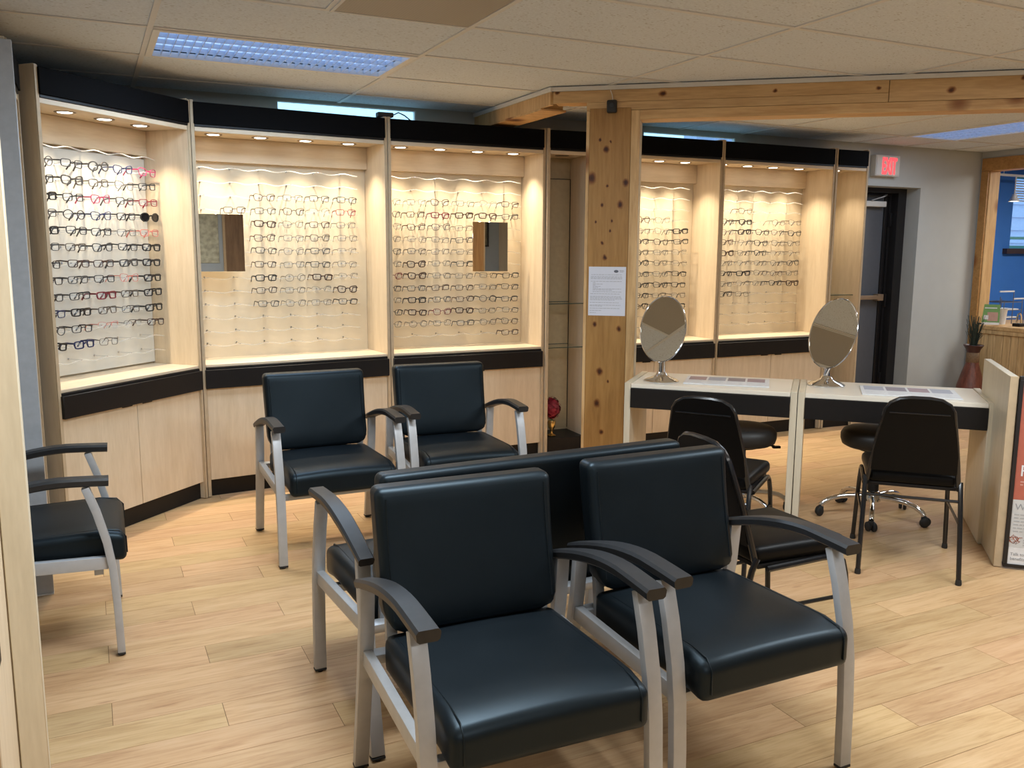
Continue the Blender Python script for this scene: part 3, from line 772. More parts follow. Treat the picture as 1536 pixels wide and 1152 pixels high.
def temple(sgn, t, w=.132):
    tm = MB(); x = sgn*(w/2)
    tm.sweep([(x, .010, .010), (x*.99, .060, .011), (x*.97, .090, .008), (x*.94, .116, -.022)], [(-t*.45, -t*1.0), (t*.45, -t*1.0), (t*.45, t*1.0), (-t*.45, t*1.0)])
    return tm
GC = {'black': (.010, .009, .010), 'brown': (.045, .016, .009), 'tortoise': (.045, .020, .012), 'silver': (.16, .14, .12), 'grey': (.055, .052, .05), 'red': (.26, .010, .02), 'pink': (.42, .035, .11), 'navy': (.010, .018, .085), 'gold': (.24, .15, .06), 'burgundy': (.16, .012, .025), 'clear': (.40, .34, .29), 'salmon': (.60, .18, .14), 'purple': (.14, .06, .25)}
GM = {k: plain(k+'_frame', c, .3, .8 if k in ('silver', 'gold') else 0, var=.02) for k, c in GC.items()}
GCACHE = {}
def glasses_parts(col, shape, wt, sun):
    key = (col, shape, wt, sun)
    if key not in GCACHE:
        t = {'thick': .0056, 'slim': .0034, 'wire': .0022, 'rimless': .0018}[wt]
        sk = (shape, wt)
        if sk not in GCACHE:
            fr, ln = glasses_mesh(shape, t, full=wt != 'rimless')
            GCACHE[sk] = (fr, ln, temple(-1, t if wt != 'thick' else .0042), temple(1, t if wt != 'thick' else .0042))
        fr, ln, ta, tb = GCACHE[sk]
        out = []
        for nm, mb, mt in (('rim', fr, GM[col]), ('lens', ln[0], M['sunlens'] if sun else M['lens']), ('lens', ln[1], M['sunlens'] if sun else M['lens']), ('temple', ta, GM[col]), ('temple', tb, GM[col])):
            me = mb.mesh(nm, 30); me.materials.append(mt); out.append((nm, me))
        GCACHE[key] = out
    return GCACHE[key]
ORD = ['zeroth', 'first', 'second', 'third', 'fourth', 'fifth', 'sixth', 'seventh', 'eighth', 'ninth', 'tenth', 'eleventh', 'twelfth']
SHAPE = {'rect': 'rectangular', 'round': 'round', 'cat': 'upswept', 'avi': 'teardrop'}
# code per pair: colour letter, shape letter, weight letter
CL = {'k': 'black', 'b': 'brown', 't': 'tortoise', 's': 'silver', 'g': 'grey', 'r': 'red', 'p': 'pink', 'n': 'navy', 'o': 'gold', 'u': 'burgundy', 'c': 'clear', 'm': 'salmon', 'v': 'purple'}
SH = {'r': 'rect', 'o': 'round', 'c': 'cat', 'a': 'avi'}
WT = {'T': 'thick', 'S': 'slim', 'W': 'wire', 'L': 'rimless', 'X': 'thick'}
def fill(key, cols, table, where, group, rtop=ROWS_TOP):
    t, tf, ang, D = CASES[key]
    yb_ = (D-.030) if key == 'diag' else (D-.0125)
    rowno = 0
    rng = random.Random(len(key)*11+ord(key[-1]))
    for k, row in table:
        items = row.split(); rowno += 1; cnt = 0
        for c, code in enumerate(items):
            if code == '.': continue
            cnt += 1
            col, shape, wt = CL[code[0]], SH[code[1]], WT[code[2]]
            sun = code[2] == 'X'
            wn = {'T': 'thick', 'S': 'slim', 'W': 'wire', 'L': 'rimless', 'X': ''}[code[2]]
            nm = 'sunglasses' if sun else 'eyeglasses'
            lab = f"{col} {wn} {SHAPE[shape]} {nm}, {ORD[cnt]} from left, {ORD[rowno]} row, {where}".replace('  ', ' ')
            z = rtop-k*ROW_DZ*(1.018 if rtop > 1.94 else 1)-.002+rng.uniform(-.003, .003)
            e = bpy.data.objects.new(nm, None); COL.objects.link(e); e.empty_display_size = .02
            e.location = tf(cols[c]+rng.uniform(-.006, .006), yb_-.121, z)
            e.rotation_euler = (rng.uniform(-.05, .05), rng.uniform(-.05, .05), ang+rng.uniform(-.07, .07))
            tag(e, lab, 'sunglasses' if sun else 'eyeglasses', group)
            for pn, me in glasses_parts(col, shape, wt, sun):
                o = bpy.data.objects.new(pn, me); COL.objects.link(o); o.parent = e
fill('diag', [.19+.170*i for i in range(5)], [
    (1, 'goS krS goT ncS pcS'), (2, 'krS gcT srS scW krS'), (3, 'krT krS pcS grS rrS'), (4, 'grS koS ncS krS koX'),
    (5, 'krT krS krS srW mrS'), (6, 'grS srS kcS krS krT'), (7, 'krS brS brS grT krT'), (8, 'krS grS krS mcW krT'),
    (9, 'krS krS urT srS krT'), (10, 'nrS krT srS grW krT'), (11, 'goS krS mcL scL brS'), (12, 'krT nrT srW . .')],
    'diagonal corner case', 'eyeglasses in the diagonal case', 1.952)
fill('b2', [.105+.174*i for i in range(6)], [
    (2, '. . bcS srW grS krS'), (3, '. brS grS tcS scL rrS'), (4, '. . trT scW brS grW'), (5, '. . bcS grW scS srW'), (6, '. . krS scW grS srL'),
    (7, '. . brS srW krS srW'), (8, '. . krT soW brT scL'), (9, '. . btS srW scL tcT'.replace('bt', 'tr')), (10, '. . grS scW srW krS')],
    'case beside diagonal case', 'eyeglasses in the case beside the diagonal one')
fill('b3', [.085+.173*i for i in range(6)], [
    (2, 'srW srW tcS grW scL brS'), (3, 'grS brS urT brT brT grS'), (4, 'srW bcS gcS srW . .'), (5, 'grW srW grW grS . .'), (6, 'grS srS grW srW . .'),
    (7, 'grW tcT srW krS . .'), (8, 'ucS bcT grW srW grW grS'), (9, 'grS grS brS brS srW grS'), (10, 'srW krT grS brS goS grS'), (11, 'krS brT ucS brT srW grW'),
    (12, 'scW soW grW grS scW scS'), (13, '. . . . . brS')],
    'case left of the pillar', 'eyeglasses in the case left of the pillar')
fill('b5', [.20+.172*i for i in range(5)], [
    (3, '. kcS boS scW .'), (4, '. grS grW scW krT'), (5, '. krS grS scS krS'), (6, '. grS srS grW scL'), (7, '. kcS koS scW scL'), (8, '. krS grS grW krS'),
    (9, '. grS krS kcS krS'), (10, '. srW krS srW scW'), (11, '. krS kcS scW krS')],
    'case right of the pillar', 'eyeglasses in the case right of the pillar')
fill('b8', [.24+.172*i for i in range(5)], [
    (2, '. bcW . . .'), (3, 'krS krT . soW scW'), (4, 'scW krT kcS scW kcS'), (5, 'bcS scL kcS scW scW'), (6, 'tcT scW kcS scL scL'), (7, 'scW scL srW scW goS'),
    (8, 'krS krT scW boW scW'), (9, 'grW scL srW kcS tcT'), (10, 'kcS srW . . .')],
    'case nearest the exit', 'eyeglasses in the case nearest the exit')

# plug with a cord on top of the cases
pg = thing('cord_plug', 'small black plug with a cable lying on top of the display cases', 'plug', (1.727, 5.44, 2.2672))
part('plug_body', MB().box(-.05, .05, -.03, .03, 0, .028), M['rubber'], pg, bevel=.006)
part('cable', MB().tube([(.05, 0, .014), (.09, .0, .035), (.13, .0, .02), (.17, .0, -.008), (.26, .0, -.013), (.40, .02, -.013)], .004, 6), M['rubber'], pg)

# red flowers in a brass vase on the black box
fv = thing('flower_vase', 'dark red hydrangea in a small brass vase on the black box', 'flowers', (2.955, 5.475, .1255))
part('vase', MB().lathe([(.030, 0), (.032, .006), (.012, .018), (.010, .04), (.024, .065), (.030, .10), (.026, .115), (.022, .116), (.0, .112)], 20), M['brass'], fv)
M['petal'] = plain('crimson_petal', (.22, .008, .022), .6, var=.4, vs=20)
rg = random.Random(5); pet = MB()
for i in range(230):
    u = rg.uniform(-1, 1); a = rg.uniform(0, 2*PI); q = math.sqrt(1-u*u); dv = Vector((q*math.cos(a), q*math.sin(a), u))
    c = Vector((0, 0, .205))+Vector((dv.x*.058, dv.y*.058, dv.z*.078))*rg.uniform(.86, 1.06)
    s_ = dv.cross(Vector((.3, .2, 1))).normalized(); t_ = dv.cross(s_)
    b = rg.uniform(0, PI); e1 = (s_*math.cos(b)+t_*math.sin(b))*.012; e2 = (t_*math.cos(b)-s_*math.sin(b))*.012
    o2 = dv*.004
    pet.add([c-e1*1.1, c-e2+o2, c+e1*1.1+o2, c+e2+o2, c+dv*.002], [(0, 1, 4), (1, 2, 4), (2, 3, 4), (3, 0, 4)])
part('petals', pet, M['petal'], fv, smooth=0, kind='stuff')
part('flower_core', MB().lathe([(0, -.07)]+[(.052*math.sin(PI*i/10), -.07*math.cos(PI*i/10)) for i in range(1, 10)]+[(0, .07)], 16, (0, 0, .205)), M['petal'], fv)
part('stem', MB().tube([(0, 0, .10), (.003, 0, .14)], .005, 6), plain('green_stem', (.05, .12, .03), .6), fv)

# ---------------------------------------------------------------- waiting chairs
def waiting_chair(label, loc, rz, dw=0.0, name='waiting_chair', cat='chair', group='black vinyl waiting chairs'):
    """local +y is the way the sitter faces, x = viewer's right when seen from the front (mirrored is symmetric)"""
    t = thing(name, label, cat, (*loc, 0), rz, group)
    W = .29+dw                                 # leg centre line
    # legs
    for s in (-1, 1):
        x = s*W
        fl_ = part('front_leg', MB().rbar([(x, .165, .632), (x, .195, .54), (x, .222, .43), (x, .236, .33), (x, .243, .2), (x, .247, .014)], .040, .026, up=(0, 1, 0)), M['silver'], t, bevel=.003, seg=2)
        bpart('foot_cap', (x-.020, x+.020, .234, .260, .006, .0135), M['rubber'], fl_, .001)
        part('glide', MB().lathe([(.010, 0), (.012, .003), (.006, .0058)], 10, (x, .247, 0)), M['rubber'], fl_)
        rl = part('rear_leg', MB().rbar([(x, -.255, .588), (x, -.268, .45), (x, -.290, .33), (x, -.325, .17), (x, -.360, .014)], .040, .026, up=(0, 1, 0)), M['silver'], t, bevel=.003, seg=2)
        bpart('foot_cap', (x-.020, x+.020, -.374, -.346, .006, .0135), M['rubber'], rl, .001)
        part('glide', MB().lathe([(.010, 0), (.012, .003), (.006, .0058)], 10, (x, -.360, 0)), M['rubber'], rl)
        part('side_rail', MB().rbar([(x-s*.003, -.275, .372), (x-s*.003, .222, .352)], .026, .045), M['silver'], t, bevel=.003, seg=2)
        # arm: arched bar
        ap = []
        for k in range(15):
            q = k/14; y = -.295+q*.535
            z = .575+.082*math.sin(min(1, q*1.35)*PI/2)-.020*max(0, q-.70)**1.3*2.0
            ap.append((s*(W+.0-.004*q), y, z))
        am = MB()
        sec = [(-.026, -.010), (-.020, -.015), (.020, -.015), (.026, -.010), (.028, .006), (.022, .014), (-.022, .014), (-.028, .006)]
        am.sweep(ap, sec, scales=[.86+.16*min(1, k/6) for k in range(15)])
        part('armrest', am, M['arm'], t, smooth=35)
        # back upright
        part('back_upright', MB().rbar([(s*(.225+dw), -.245, .355), (s*(.225+dw), -.262, .50), (s*(.225+dw), -.285, .60)], .030, .020, up=(0, 1, 0)), M['silver'], t, bevel=.002)
    part('rear_rail', MB().rbar([(-W+.012, -.276, .368), (W-.012, -.276, .368)], .045, .026), M['silver'], t, bevel=.003)
    part('cross_rail', MB().rbar([(-W+.012, .19, .318), (W-.012, .19, .318)], .03, .026), M['silver'], t, bevel=.002)
    SW = 2*(.252+dw)
    def sd(x, y, z):
        yy = y+.022; u = (y+.26)/.52                     # 0 rear .. 1 front
        crown = .008*(1-(2*x/SW)**2)
        tt = max(0, min(1, z/.105+.5))                     # 0 underside .. 1 top
        z2 = z+.392+.012*u+crown*tt*tt
        if u > .80: z2 -= .022*tt*((u-.80)/.20)**2+.018*(1-tt)*(u-.80)/.20
        return (x, yy, z2)
    me = cushion(SW, .525, .105, .024, 4, 8, sd, 'seat'); st = link('seat', me, M['vinyl'], t)
    for s in (-1, 1):
        part('seam', MB().tube([(s*(SW/2-.028), -.20, .4455), (s*(SW/2-.028), .0, .4505), (s*(SW/2-.028), .20, .455), (s*(SW/2-.028), .262, .447), (s*(SW/2-.028), .2855, .42), (s*(SW/2-.028), .2865, .36)], .0022, 5), M['vinyl'], st)
    BW = 2*(.258+dw)
    def bd(x, y, z):
        u = (z+.19)/.38
        q = 2*x/BW
        bulge = .010*(1-q*q)*(1 if y > 0 else .3)*math.sin(max(0, min(1, u))*PI)
        k = max(0, (.22-u)/.22); cx = 1.0-.02*(1-u)
        CR = .062; hx, hz = BW/2-CR, .19-CR*1.25
        a = max(0, (abs(x)-hx)/CR); b = max(0, (-z-hz)/(CR*1.25)); m = math.hypot(a, b)
        if a > 0 and b > 0 and m > 1: x = math.copysign(hx+CR*a/m, x); z = -(hz+CR*1.25*b/m)
        return (x*cx, y*(1-.25*k*k)+bulge-.228-.078*u-.010*math.sin(PI*u), z+.642)
    me = cushion(BW, .080, .382, .022, 4, 15, bd, 'backrest'); bk = link('backrest', me, M['vinyl'], t)
    for s in (-1, 1):
        xx = s*(BW/2-.026)
        part('seam', MB().tube([(xx, bd(xx, .040, z)[1]+.0002, z+.642) for z in (-.15, -.08, 0, .08, .14, .165)], .0022, 5, up=(1, 0, 0)), M['vinyl'], bk)
    return t
def chair_rz(deg): return R(deg-90)
waiting_chair('black vinyl armchair in the foreground, nearest to the camera', (.896, 1.888), chair_rz(-91.4))
waiting_chair('black vinyl armchair in the foreground beside the nearest chair, near the poster', (1.565, 1.915), chair_rz(-89.8))
waiting_chair('black vinyl armchair facing out beside the diagonal case, one arm near the loveseat', (1.020, 4.181), chair_rz(-89.9))
waiting_chair('black vinyl armchair with its back near the red flowers and pine pillar', (1.702, 4.218), chair_rz(-93.5))
waiting_chair('black vinyl armchair seen from the side at the far left by the grey panel', (-.215, 3.600), chair_rz(-.8))
waiting_chair('extra wide black vinyl loveseat standing back to back with the foreground chairs', (1.214, 2.650), chair_rz(92), .268, 'waiting_loveseat', 'loveseat', 'black vinyl waiting chairs')

# ---------------------------------------------------------------- stacking guest chairs
def stack_chair(label, loc, deg):
    t = thing('stacking_chair', label, 'chair', (*loc, 0), chair_rz(deg), 'black stacking chairs')
    # back: tapered loop of tube with an upholstered panel
    def P(x, u): return (x, -.185-.085*u-.02*u*u, .42+.405*u)
    loop = []
    wb, wt = .190, .128
    L_ = [(-wb, 0), (-wb+.013, .25), (-wb+.028, .5), (-wb+.046, .75), (-wt-.008, .86), (-wt+.010, .935), (-wt+.045, .985), (-wt+.09, 1.0)]
    prof = L_+[(-x, u) for x, u in reversed(L_)]
    part('back_frame', MB().tube([(x, P(x, u)[1], P(x, u)[2]) for x, u in prof], .011, 8, up=(0, 1, 0)), M['black_tube'], t)
    b = MB(); n_ = len(prof)
    inner = [(x*.955*(1-.06*max(0, 1-u*4)), .15+u*.835) for x, u in prof]
    for off in (-.012, .014):
        b.v += [(x, P(x, u)[1]+off, P(x, u)[2]) for x, u in inner]
    b.f.append(tuple(range(n_))); b.f.append(tuple(range(2*n_-1, n_-1, -1)))
    for i in range(n_): j = (i+1) % n_; b.f.append((i, j, n_+j, n_+i))
    bk = part('back_panel', b, M['seat_vinyl'], t, bevel=.005, seg=2)
    part('piping', MB().tube([(x, P(x, .83)[1]-.0135, P(x, .83)[2]) for x in (-.122, -.06, 0, .06, .122)], .0042, 6, up=(0, 1, 0)), M['black_tube'], bk)
    me = cushion(.385, .40, .060, .024, 4, 6, lambda x, y, z: (x*(1+.04*(y/.2)), y+.018, z+.440+(.010*(1-(x/.2)**2)*(1-(y/.2)**2) if z > 0 else 0)), 'seat')
    link('seat', me, M['seat_vinyl'], t)
    part('seat_pan', MB().box(-.185, .185, -.17, .20, .395, .411), M['black'], t, bevel=.004)
    for s in (-1, 1):
        x = s*.198
        part('leg', MB().tube([(x+s*.016, .240, .01), (x+s*.010, .226, .18), (x+s*.004, .212, .33), (x, .200, .378), (x, .17, .398), (x, .10, .402), (x, -.14, .396)], .011, 8), M['black_tube'], t, label='front leg bent into the seat rail')
        part('leg', MB().tube([(x+s*.010, -.285, .01), (x+s*.006, -.255, .18), (x+s*.002, -.225, .33), (x, -.205, .40), (x, -.185, .44)], .011, 8), M['black_tube'], t)
        part('side_stretcher', MB().tube([(x+s*.006, .218, .25), (x+s*.004, -.238, .255)], .007, 6), M['black_tube'], t)
        for y in (.240, -.285): part('foot', MB().lathe([(.013, 0), (.014, .006), (.012, .024)], 10, (x+s*(.016 if y > 0 else .010), y, 0)), M['rubber'], t)
    part('stretcher', MB().tube([(-.20, -.215, .36), (.20, -.215, .36)], .007, 6), M['black_tube'], t)
    return t
stack_chair('black stacking chair facing the right end of the desk', (3.445, 2.825), 45)
stack_chair('black stacking chair facing the desk below the tilted oval mirror near the pillar', (2.60, 3.18), 36)
stack_chair('black stacking chair turned sideways, half hidden behind the foreground armchair', (2.150, 2.37), -1)

# ---------------------------------------------------------------- fitting desk (local x along the desk, y away from the camera)
DO = Vector((2.674, 4.102)); dk_ang = R(-45)
def dloc(x, y, z=0):
    c = math.sqrt(.5); return (DO.x+c*x+c*y, DO.y-c*x+c*y, z)
DZ = .720; DD = .51
def desk(label, x0, x1):
    L = x1-x0
    t = thing('fitting_desk', label, 'desk', dloc(x0, 0), dk_ang, 'fitting desks')
    for x in (0, L-.036):
        bpart('side_panel', (x+.001, x+.035, 0, DD, .003, DZ+.004), M['maple_pale'], t)
    bpart('desk_top', (.036, L-.036, .004, DD, DZ-.024, DZ), M['desk_white'], t, .002)
    bpart('apron', (.036, L-.036, -.006, .014, DZ-.135, DZ-.0245), M['black'], t, .002)
    bpart('rear_apron', (.036, L-.036, DD-.02, DD-.004, DZ-.135, DZ-.0245), M['black'], t, .002)
    return t
desk('pale maple fitting desk with black apron holding the left oval mirror', 0, .925)
desk('pale maple fitting desk with black apron holding the right oval mirror', .927, 1.86)
# tall end panel and poster unit
LP = (3.749, 2.563)
tp_ = thing('tall_end_panel', 'tall pale maple panel at the right end of the desk', 'panel', (LP[0], LP[1], 0), dk_ang)
bpart('panel_board', (-.004, .030, .012, .70, .003, .902), M['maple_pale'], tp_)
bpart('front_edge', (-.004, .030, .0, .0115, .003, .902), M['edge'], tp_, .001)
ps = thing('framed_poster', 'black framed poster with terracotta and grey print against the tall panel', 'poster', (LP[0], LP[1], 0), dk_ang)
PX0, PX1, PB, PT = .034, .62, .008, .905
fw = .016
part('frame', MB().box(PX0, PX1, -.012, .012, PB, PB+fw).box(PX0, PX1, -.012, .012, PT-fw, PT).box(PX0, PX0+fw, -.012, .012, PB+fw, PT-fw).box(PX1-fw, PX1, -.012, .012, PB+fw, PT-fw), M['frame_black'], ps, bevel=.002)
bpart('backing', (PX0+.004, PX1-.004, .0125, .018, PB+.004, PT-.004), M['black'], ps)
bpart('terracotta_field', (PX0+fw, PX1-fw, -.004, .0, .333, PT-fw), M['terracotta'], ps, 0)
bpart('grey_field', (PX0+fw, PX1-fw, -.004, .0, .105, .3325), M['poster_grey'], ps, 0)
bpart('white_field', (PX0+fw, PX1-fw, -.004, .0, PB+fw, .1045), M['poster_white'], ps, 0)
def plabel(txt, size, x, z, mat, bold=0):
    me = text_mesh(txt, size, .0004, 'LEFT', bold)
    for q in me.vertices: q.co = Vector((q.co.x+x, -.0048-q.co.z, q.co.y+z))
    o = link('lettering', me, mat, ps); return o
plabel('P', .075, .068, .445, M['poster_white'])
plabel('Wh', .042, .062, .285, M['ink_grey'])
plabel('Talk to your', .020, .060, .066, M['ink_grey'])
plabel('benefits a', .020, .060, .044, M['ink_grey'])
sm = MB(); rr = random.Random(9)
for z in (.262, .246, .230, .214, .198, .182):
    x = .062
    while x < .36: w = rr.uniform(.01, .03); sm.box(x, x+w, -.0048, -.0042, z-.0030, z+.0030); x += w+.005
for z in (.142, .130, .118):
    x = .108
    while x < .36: w = rr.uniform(.008, .02); sm.box(x, x+w, -.0048, -.0042, z-.0025, z+.0025); x += w+.004
part('small_print', sm, plain('small_print', (.42, .43, .44), .6), ps, smooth=0, kind='stuff')
sm = MB()
for z in (.418, .404):
    x = .074
    while x < .34: w = rr.uniform(.01, .03); sm.box(x, x+w, -.0048, -.0042, z-.0028, z+.0028); x += w+.005
part('small_print', sm, plain('pale_print', (.62, .36, .30), .6), ps, smooth=0, kind='stuff')
sc_ = [(.046+.05*q/26+.012*math.sin(q*1.9), -.0046, .142+.016*math.sin(q*1.1)+.008*math.cos(q*2.7)) for q in range(27)]
part('line_drawing', MB().tube(sc_, .0013, 4), plain('rust_ink', (.36, .10, .05), .5), ps)

# oval mirrors
def oval_mirror(label, loc, zc, rx_, rz_, face, tilt, lean=0, base_r=.100):
    t = thing('table_mirror', label, 'mirror', loc, 0, 'oval table mirrors')
    part('base', MB().lathe([(base_r, 0), (base_r, .006), (base_r*.82, .016), (base_r*.5, .027), (.034, .038), (.025, .055), (0, .056)], 32), M['chrome'], t, smooth=50)
    zc -= loc[2]
    part('stem', MB().tube([(0, 0, .04), (0, 0, .11), (lean*.12, 0, zc-rz_*.90)], .022, 14), M['chrome'], t)
    q = Matrix.Rotation(face, 4, 'Z') @ Matrix.Rotation(-tilt, 4, 'X') @ Matrix.Rotation(lean, 4, 'Y')   # front of glass looks along local -y
    n_ = 40
    ring = [(rx_*math.cos(2*PI*i/n_), 0, rz_*math.sin(2*PI*i/n_)) for i in range(n_)]
    off = Vector((lean*.30, 0, zc))
    fr_ = MB(); fr_.tube([(q @ Vector(p))+off for p in ring], .0042, 8, True, up=tuple(q.to_3x3() @ Vector((0, 1, 0))))
    part('rim', fr_, M['chrome'], t)
    g = MB(); g.add([(q @ Vector((p[0]*.985, -.002, p[2]*.985)))+off for p in ring], [tuple(range(n_))])
    g.add([(q @ Vector((p[0]*.985, .003, p[2]*.985)))+off for p in ring], [tuple(range(n_-1, -1, -1))])
    part('glass', g, M['mirror'], t, smooth=0)
    return t
oval_mirror('oval chrome table mirror next to the pine pillar, on the left desk', (2.909, 4.082, DZ+.0005), 1.020, .128, .190, R(-48), R(19))
oval_mirror('oval chrome table mirror closer to the exit door, on the right desk', (3.668, 3.588, DZ+.0005), 1.010, .125, .200, R(-62), R(19), .10)
# flat brochures on the desk tops
def brochure(label, pts, seed):
    c = Vector((sum(p[0] for p in pts)/4, sum(p[1] for p in pts)/4)); ax = (Vector(pts[2])-Vector(pts[1])); ang = math.atan2(ax.y, ax.x)
    w = ((Vector(pts[2])-Vector(pts[1])).length+(Vector(pts[3])-Vector(pts[0])).length)/4; h = ((Vector(pts[1])-Vector(pts[0])).length+(Vector(pts[3])-Vector(pts[2])).length)/4
    t = thing('desk_brochure', label, 'brochure', (c.x, c.y, DZ+.0005), ang)
    bpart('acrylic_sheet', (-w, w, -h, h, 0, .006), M['poster_white'], t, .001)
    mats = [plain('print_mauve', (.36, .26, .29), .5), plain('print_grey_blue', (.40, .42, .50), .5), plain('print_dusk', (.28, .25, .29), .5)]
    for k in range(4):
        a = -w+.018+k*(2*w-.03)/4; b = a+(2*w-.03)/4-.012
        bpart('photo_strip', (a, b, .0, h-.02, .0061, .0066), mats[(k+seed) % 3], t, 0)
        tl = MB()
        for i in range(6): tl.box(a, b-.01*(i % 3), -h+.015+i*.02*h/.13, -h+.019+i*.02*h/.13, .0061, .0065)
        part('print_lines', tl, M['poster_grey'], t, smooth=0, kind='stuff')
    return t
brochure('flat printed brochure sheet on the left desk beside the oval mirror', [(2.973, 3.971), (3.169, 4.168), (3.507, 3.861), (3.294, 3.629)], 0)
brochure('flat printed brochure sheet on the right desk behind the chair back', [(3.60, 3.27), (3.816, 3.49), (4.151, 3.16), (3.931, 2.927)], 1)

# ---------------------------------------------------------------- rolling stools
def stool(label, loc, rz):
    t = thing('rolling_stool', label, 'stool', (*loc, 0), rz, 'rolling stools')
    part('seat', MB().lathe([(0, .400), (.155, .400), (.176, .412), (.185, .438), (.185, .468), (.172, .490), (.150, .501), (.08, .506), (0, .507)], 36), M['stool_vinyl'], t, smooth=60)
    part('seat_plate', MB().lathe([(.0, .380), (.09, .380), (.10, .399), (0, .3995)], 20), M['black'], t)
    part('gas_column', MB().lathe([(.030, .10), (.030, .27), (.024, .272), (.024, .38)], 16), M['black'], t)
    part('hub', MB().lathe([(.045, .095), (.048, .13), (.034, .15), (.031, .152)], 16), M['chrome'], t)
    part('height_lever', MB().tube([(.05, 0, .392), (.15, .02, .385), (.20, .03, .372)], .006, 8), M['black'], t)
    part('lever_paddle', MB().box(.19, .235, .018, .042, .360, .374), M['black'], t, bevel=.004)
    for k in range(5):
        a = 2*PI*k/5; c, s = math.cos(a), math.sin(a)
        pts = [(r*c, r*s, z) for r, z in ((.04, .118), (.10, .120), (.17, .115), (.225, .100), (.262, .078), (.275, .060))]
        lg = part('base_arm', MB().tube(pts, .014, 10), M['chrome'], t)
        for o in (-.014, .014):
            cx, cy = .282*c-s*o, .282*s+c*o
            wl = MB(); n_ = 14
            q = Matrix.Translation((cx, cy, .026)) @ Matrix.Rotation(a+.6, 4, 'Z') @ Matrix.Rotation(PI/2, 4, 'X')
            tmp = MB().lathe([(0, -.009), (.020, -.009), (.0255, -.005), (.0255, .005), (.020, .009), (0, .009)], n_)
            wl.add([q @ Vector(p) for p in tmp.v], tmp.f)
            part('caster_wheel', wl, M['rubber'], lg)
        part('caster_hood', MB().lathe([(.018, .035), (.017, .052), (.008, .060)], 10, (.277*c, .277*s, 0)), M['rubber'], lg)
    return t
stool('round black rolling stool beneath the left desk with chrome base', (3.225, 3.745), R(-20))
stool('round black rolling stool beneath the right desk with chrome base', (3.845, 3.375), R(-66))

# ---------------------------------------------------------------- vase with grass
M['bamboo'] = wood('bamboo_vase', (.09, .028, .018), (.20, .065, .04), (14, 14, 1.0), .35)
fvz = thing('floor_vase', 'tall reddish brown bamboo floor vase with dark grass beside the reception counter', 'vase', (7.40, 5.46, 0))
part('body', MB().lathe([(.10, 0), (.125, .02), (.135, .10), (.118, .22), (.085, .34), (.060, .42), (.056, .44)], 24), M['bamboo'], fvz, smooth=50)
part('neck_band', MB().lathe([(.0565, .44), (.058, .442), (.056, .53), (.0545, .532)], 24), plain('woven_band', (.17, .10, .05), .6, var=.3, vs=80), fvz)
part('flared_lip', MB().lathe([(.055, .532), (.062, .56), (.088, .600), (.086, .603), (.055, .57), (0, .56)], 24), plain('vase_lip', (.06, .02, .018), .4), fvz)
gr = MB(); rg = random.Random(8)
for i in range(90):
    a = rg.uniform(0, 2*PI); r0 = rg.uniform(0, .03); r1 = rg.uniform(.02, .085); h = rg.uniform(.70, .88)
    p = [(r0*math.cos(a), r0*math.sin(a), .57), ((r0*.6+r1*.4)*math.cos(a), (r0*.6+r1*.4)*math.sin(a), .57+(h-.57)*.55), (r1*math.cos(a), r1*math.sin(a), h)]
    gr.rbar(p, .005, .002)
part('grass_blades', gr, plain('dark_grass', (.025, .038, .025), .7, var=.3), fvz, smooth=0, kind='stuff')

# ---------------------------------------------------------------- things on the reception counter
CZ = .7665
br = thing('green_brochure_stand', 'small green brochure card standing on the reception counter', 'brochure', (7.80, 5.60, CZ), R(-50))
n = part('card', MB().box(-.075, .075, -.002, .002, 0, .195), plain('leaf_green_print', (.16, .34, .10), .5), br)
n.rotation_euler = (-.12, 0, 0)
for nm, b, m in (('photo_print', (-.03, .06, -.0032, -.0022, .035, .12), plain('salad_print', (.50, .30, .24), .5)), ('white_block', (-.06, -.02, -.0034, -.0022, .05, .09), M['poster_white']), ('white_strip', (-.075, .075, -.0032, -.0022, 0, .022), M['poster_white']), ('title_line', (-.055, .05, -.0034, -.0022, .155, .165), M['poster_white'])):
    o = bpart(nm, b, m, br, 0); o.rotation_euler = (-.12, 0, 0)
bpart('easel_foot', (-.03, .03, .002, .055, 0, .004), M['acrylic'], br, 0)
cp = thing('white_cup', 'white paper cup behind the green brochure on the reception counter', 'cup', (7.96, 5.60, CZ))
part('cup_wall', MB().lathe([(.034, 0), (.047, .15), (.049, .152), (.046, .150), (.033, .004), (0, .004)], 24), M['poster_white'], cp)
part('pen_rest', MB().tube([(.01, 0, .01), (.02, 0, .22)], .004, 6), M['ink'], cp)
tr = thing('letter_tray', 'black wire stacking letter tray with papers on the reception counter', 'letter tray', (8.35, 5.90, 0), R(0))
for q, z in enumerate((.80, .88, .96)):
    w = MB(); wx, wy = .16, .12
    w.rbar([(-wx, -wy, z), (wx, -wy, z), (wx, wy, z), (-wx, wy, z)], .006, .006, True)
    for i in range(9): w.box(-wx+.04*i-.0015, -wx+.04*i+.0015, -wy, wy, z-.0015, z+.0015)
    part('wire_shelf', w, M['ink'], tr, smooth=0)
    if q < 2: bpart('paper_stack', (-.14, .14, -.10, .10, z+.002, z+.012), M['poster_white'], tr, 0)
for x in (-.16, .16):
    for y in (-.12, .12): part('post', MB().tube([(x, y, .7275), (x, y, 1.0)], .004, 6), M['ink'], tr)
for z, xa, xb in ((1.07, -.20, .02), (.995, .02, .20)):
    part('label_bar', MB().rbar([(xa, -.12, z), (xb, -.12, z)], .012, .014), M['poster_grey'], tr); part('post', MB().tube([(xb, -.12, z), (xb, -.12, .7275)], .004, 6), M['ink'], tr)
rd = thing('reception_desk', 'low dark reception desk behind the counter carrying the letter tray', 'desk', (8.45, 5.75, 0))
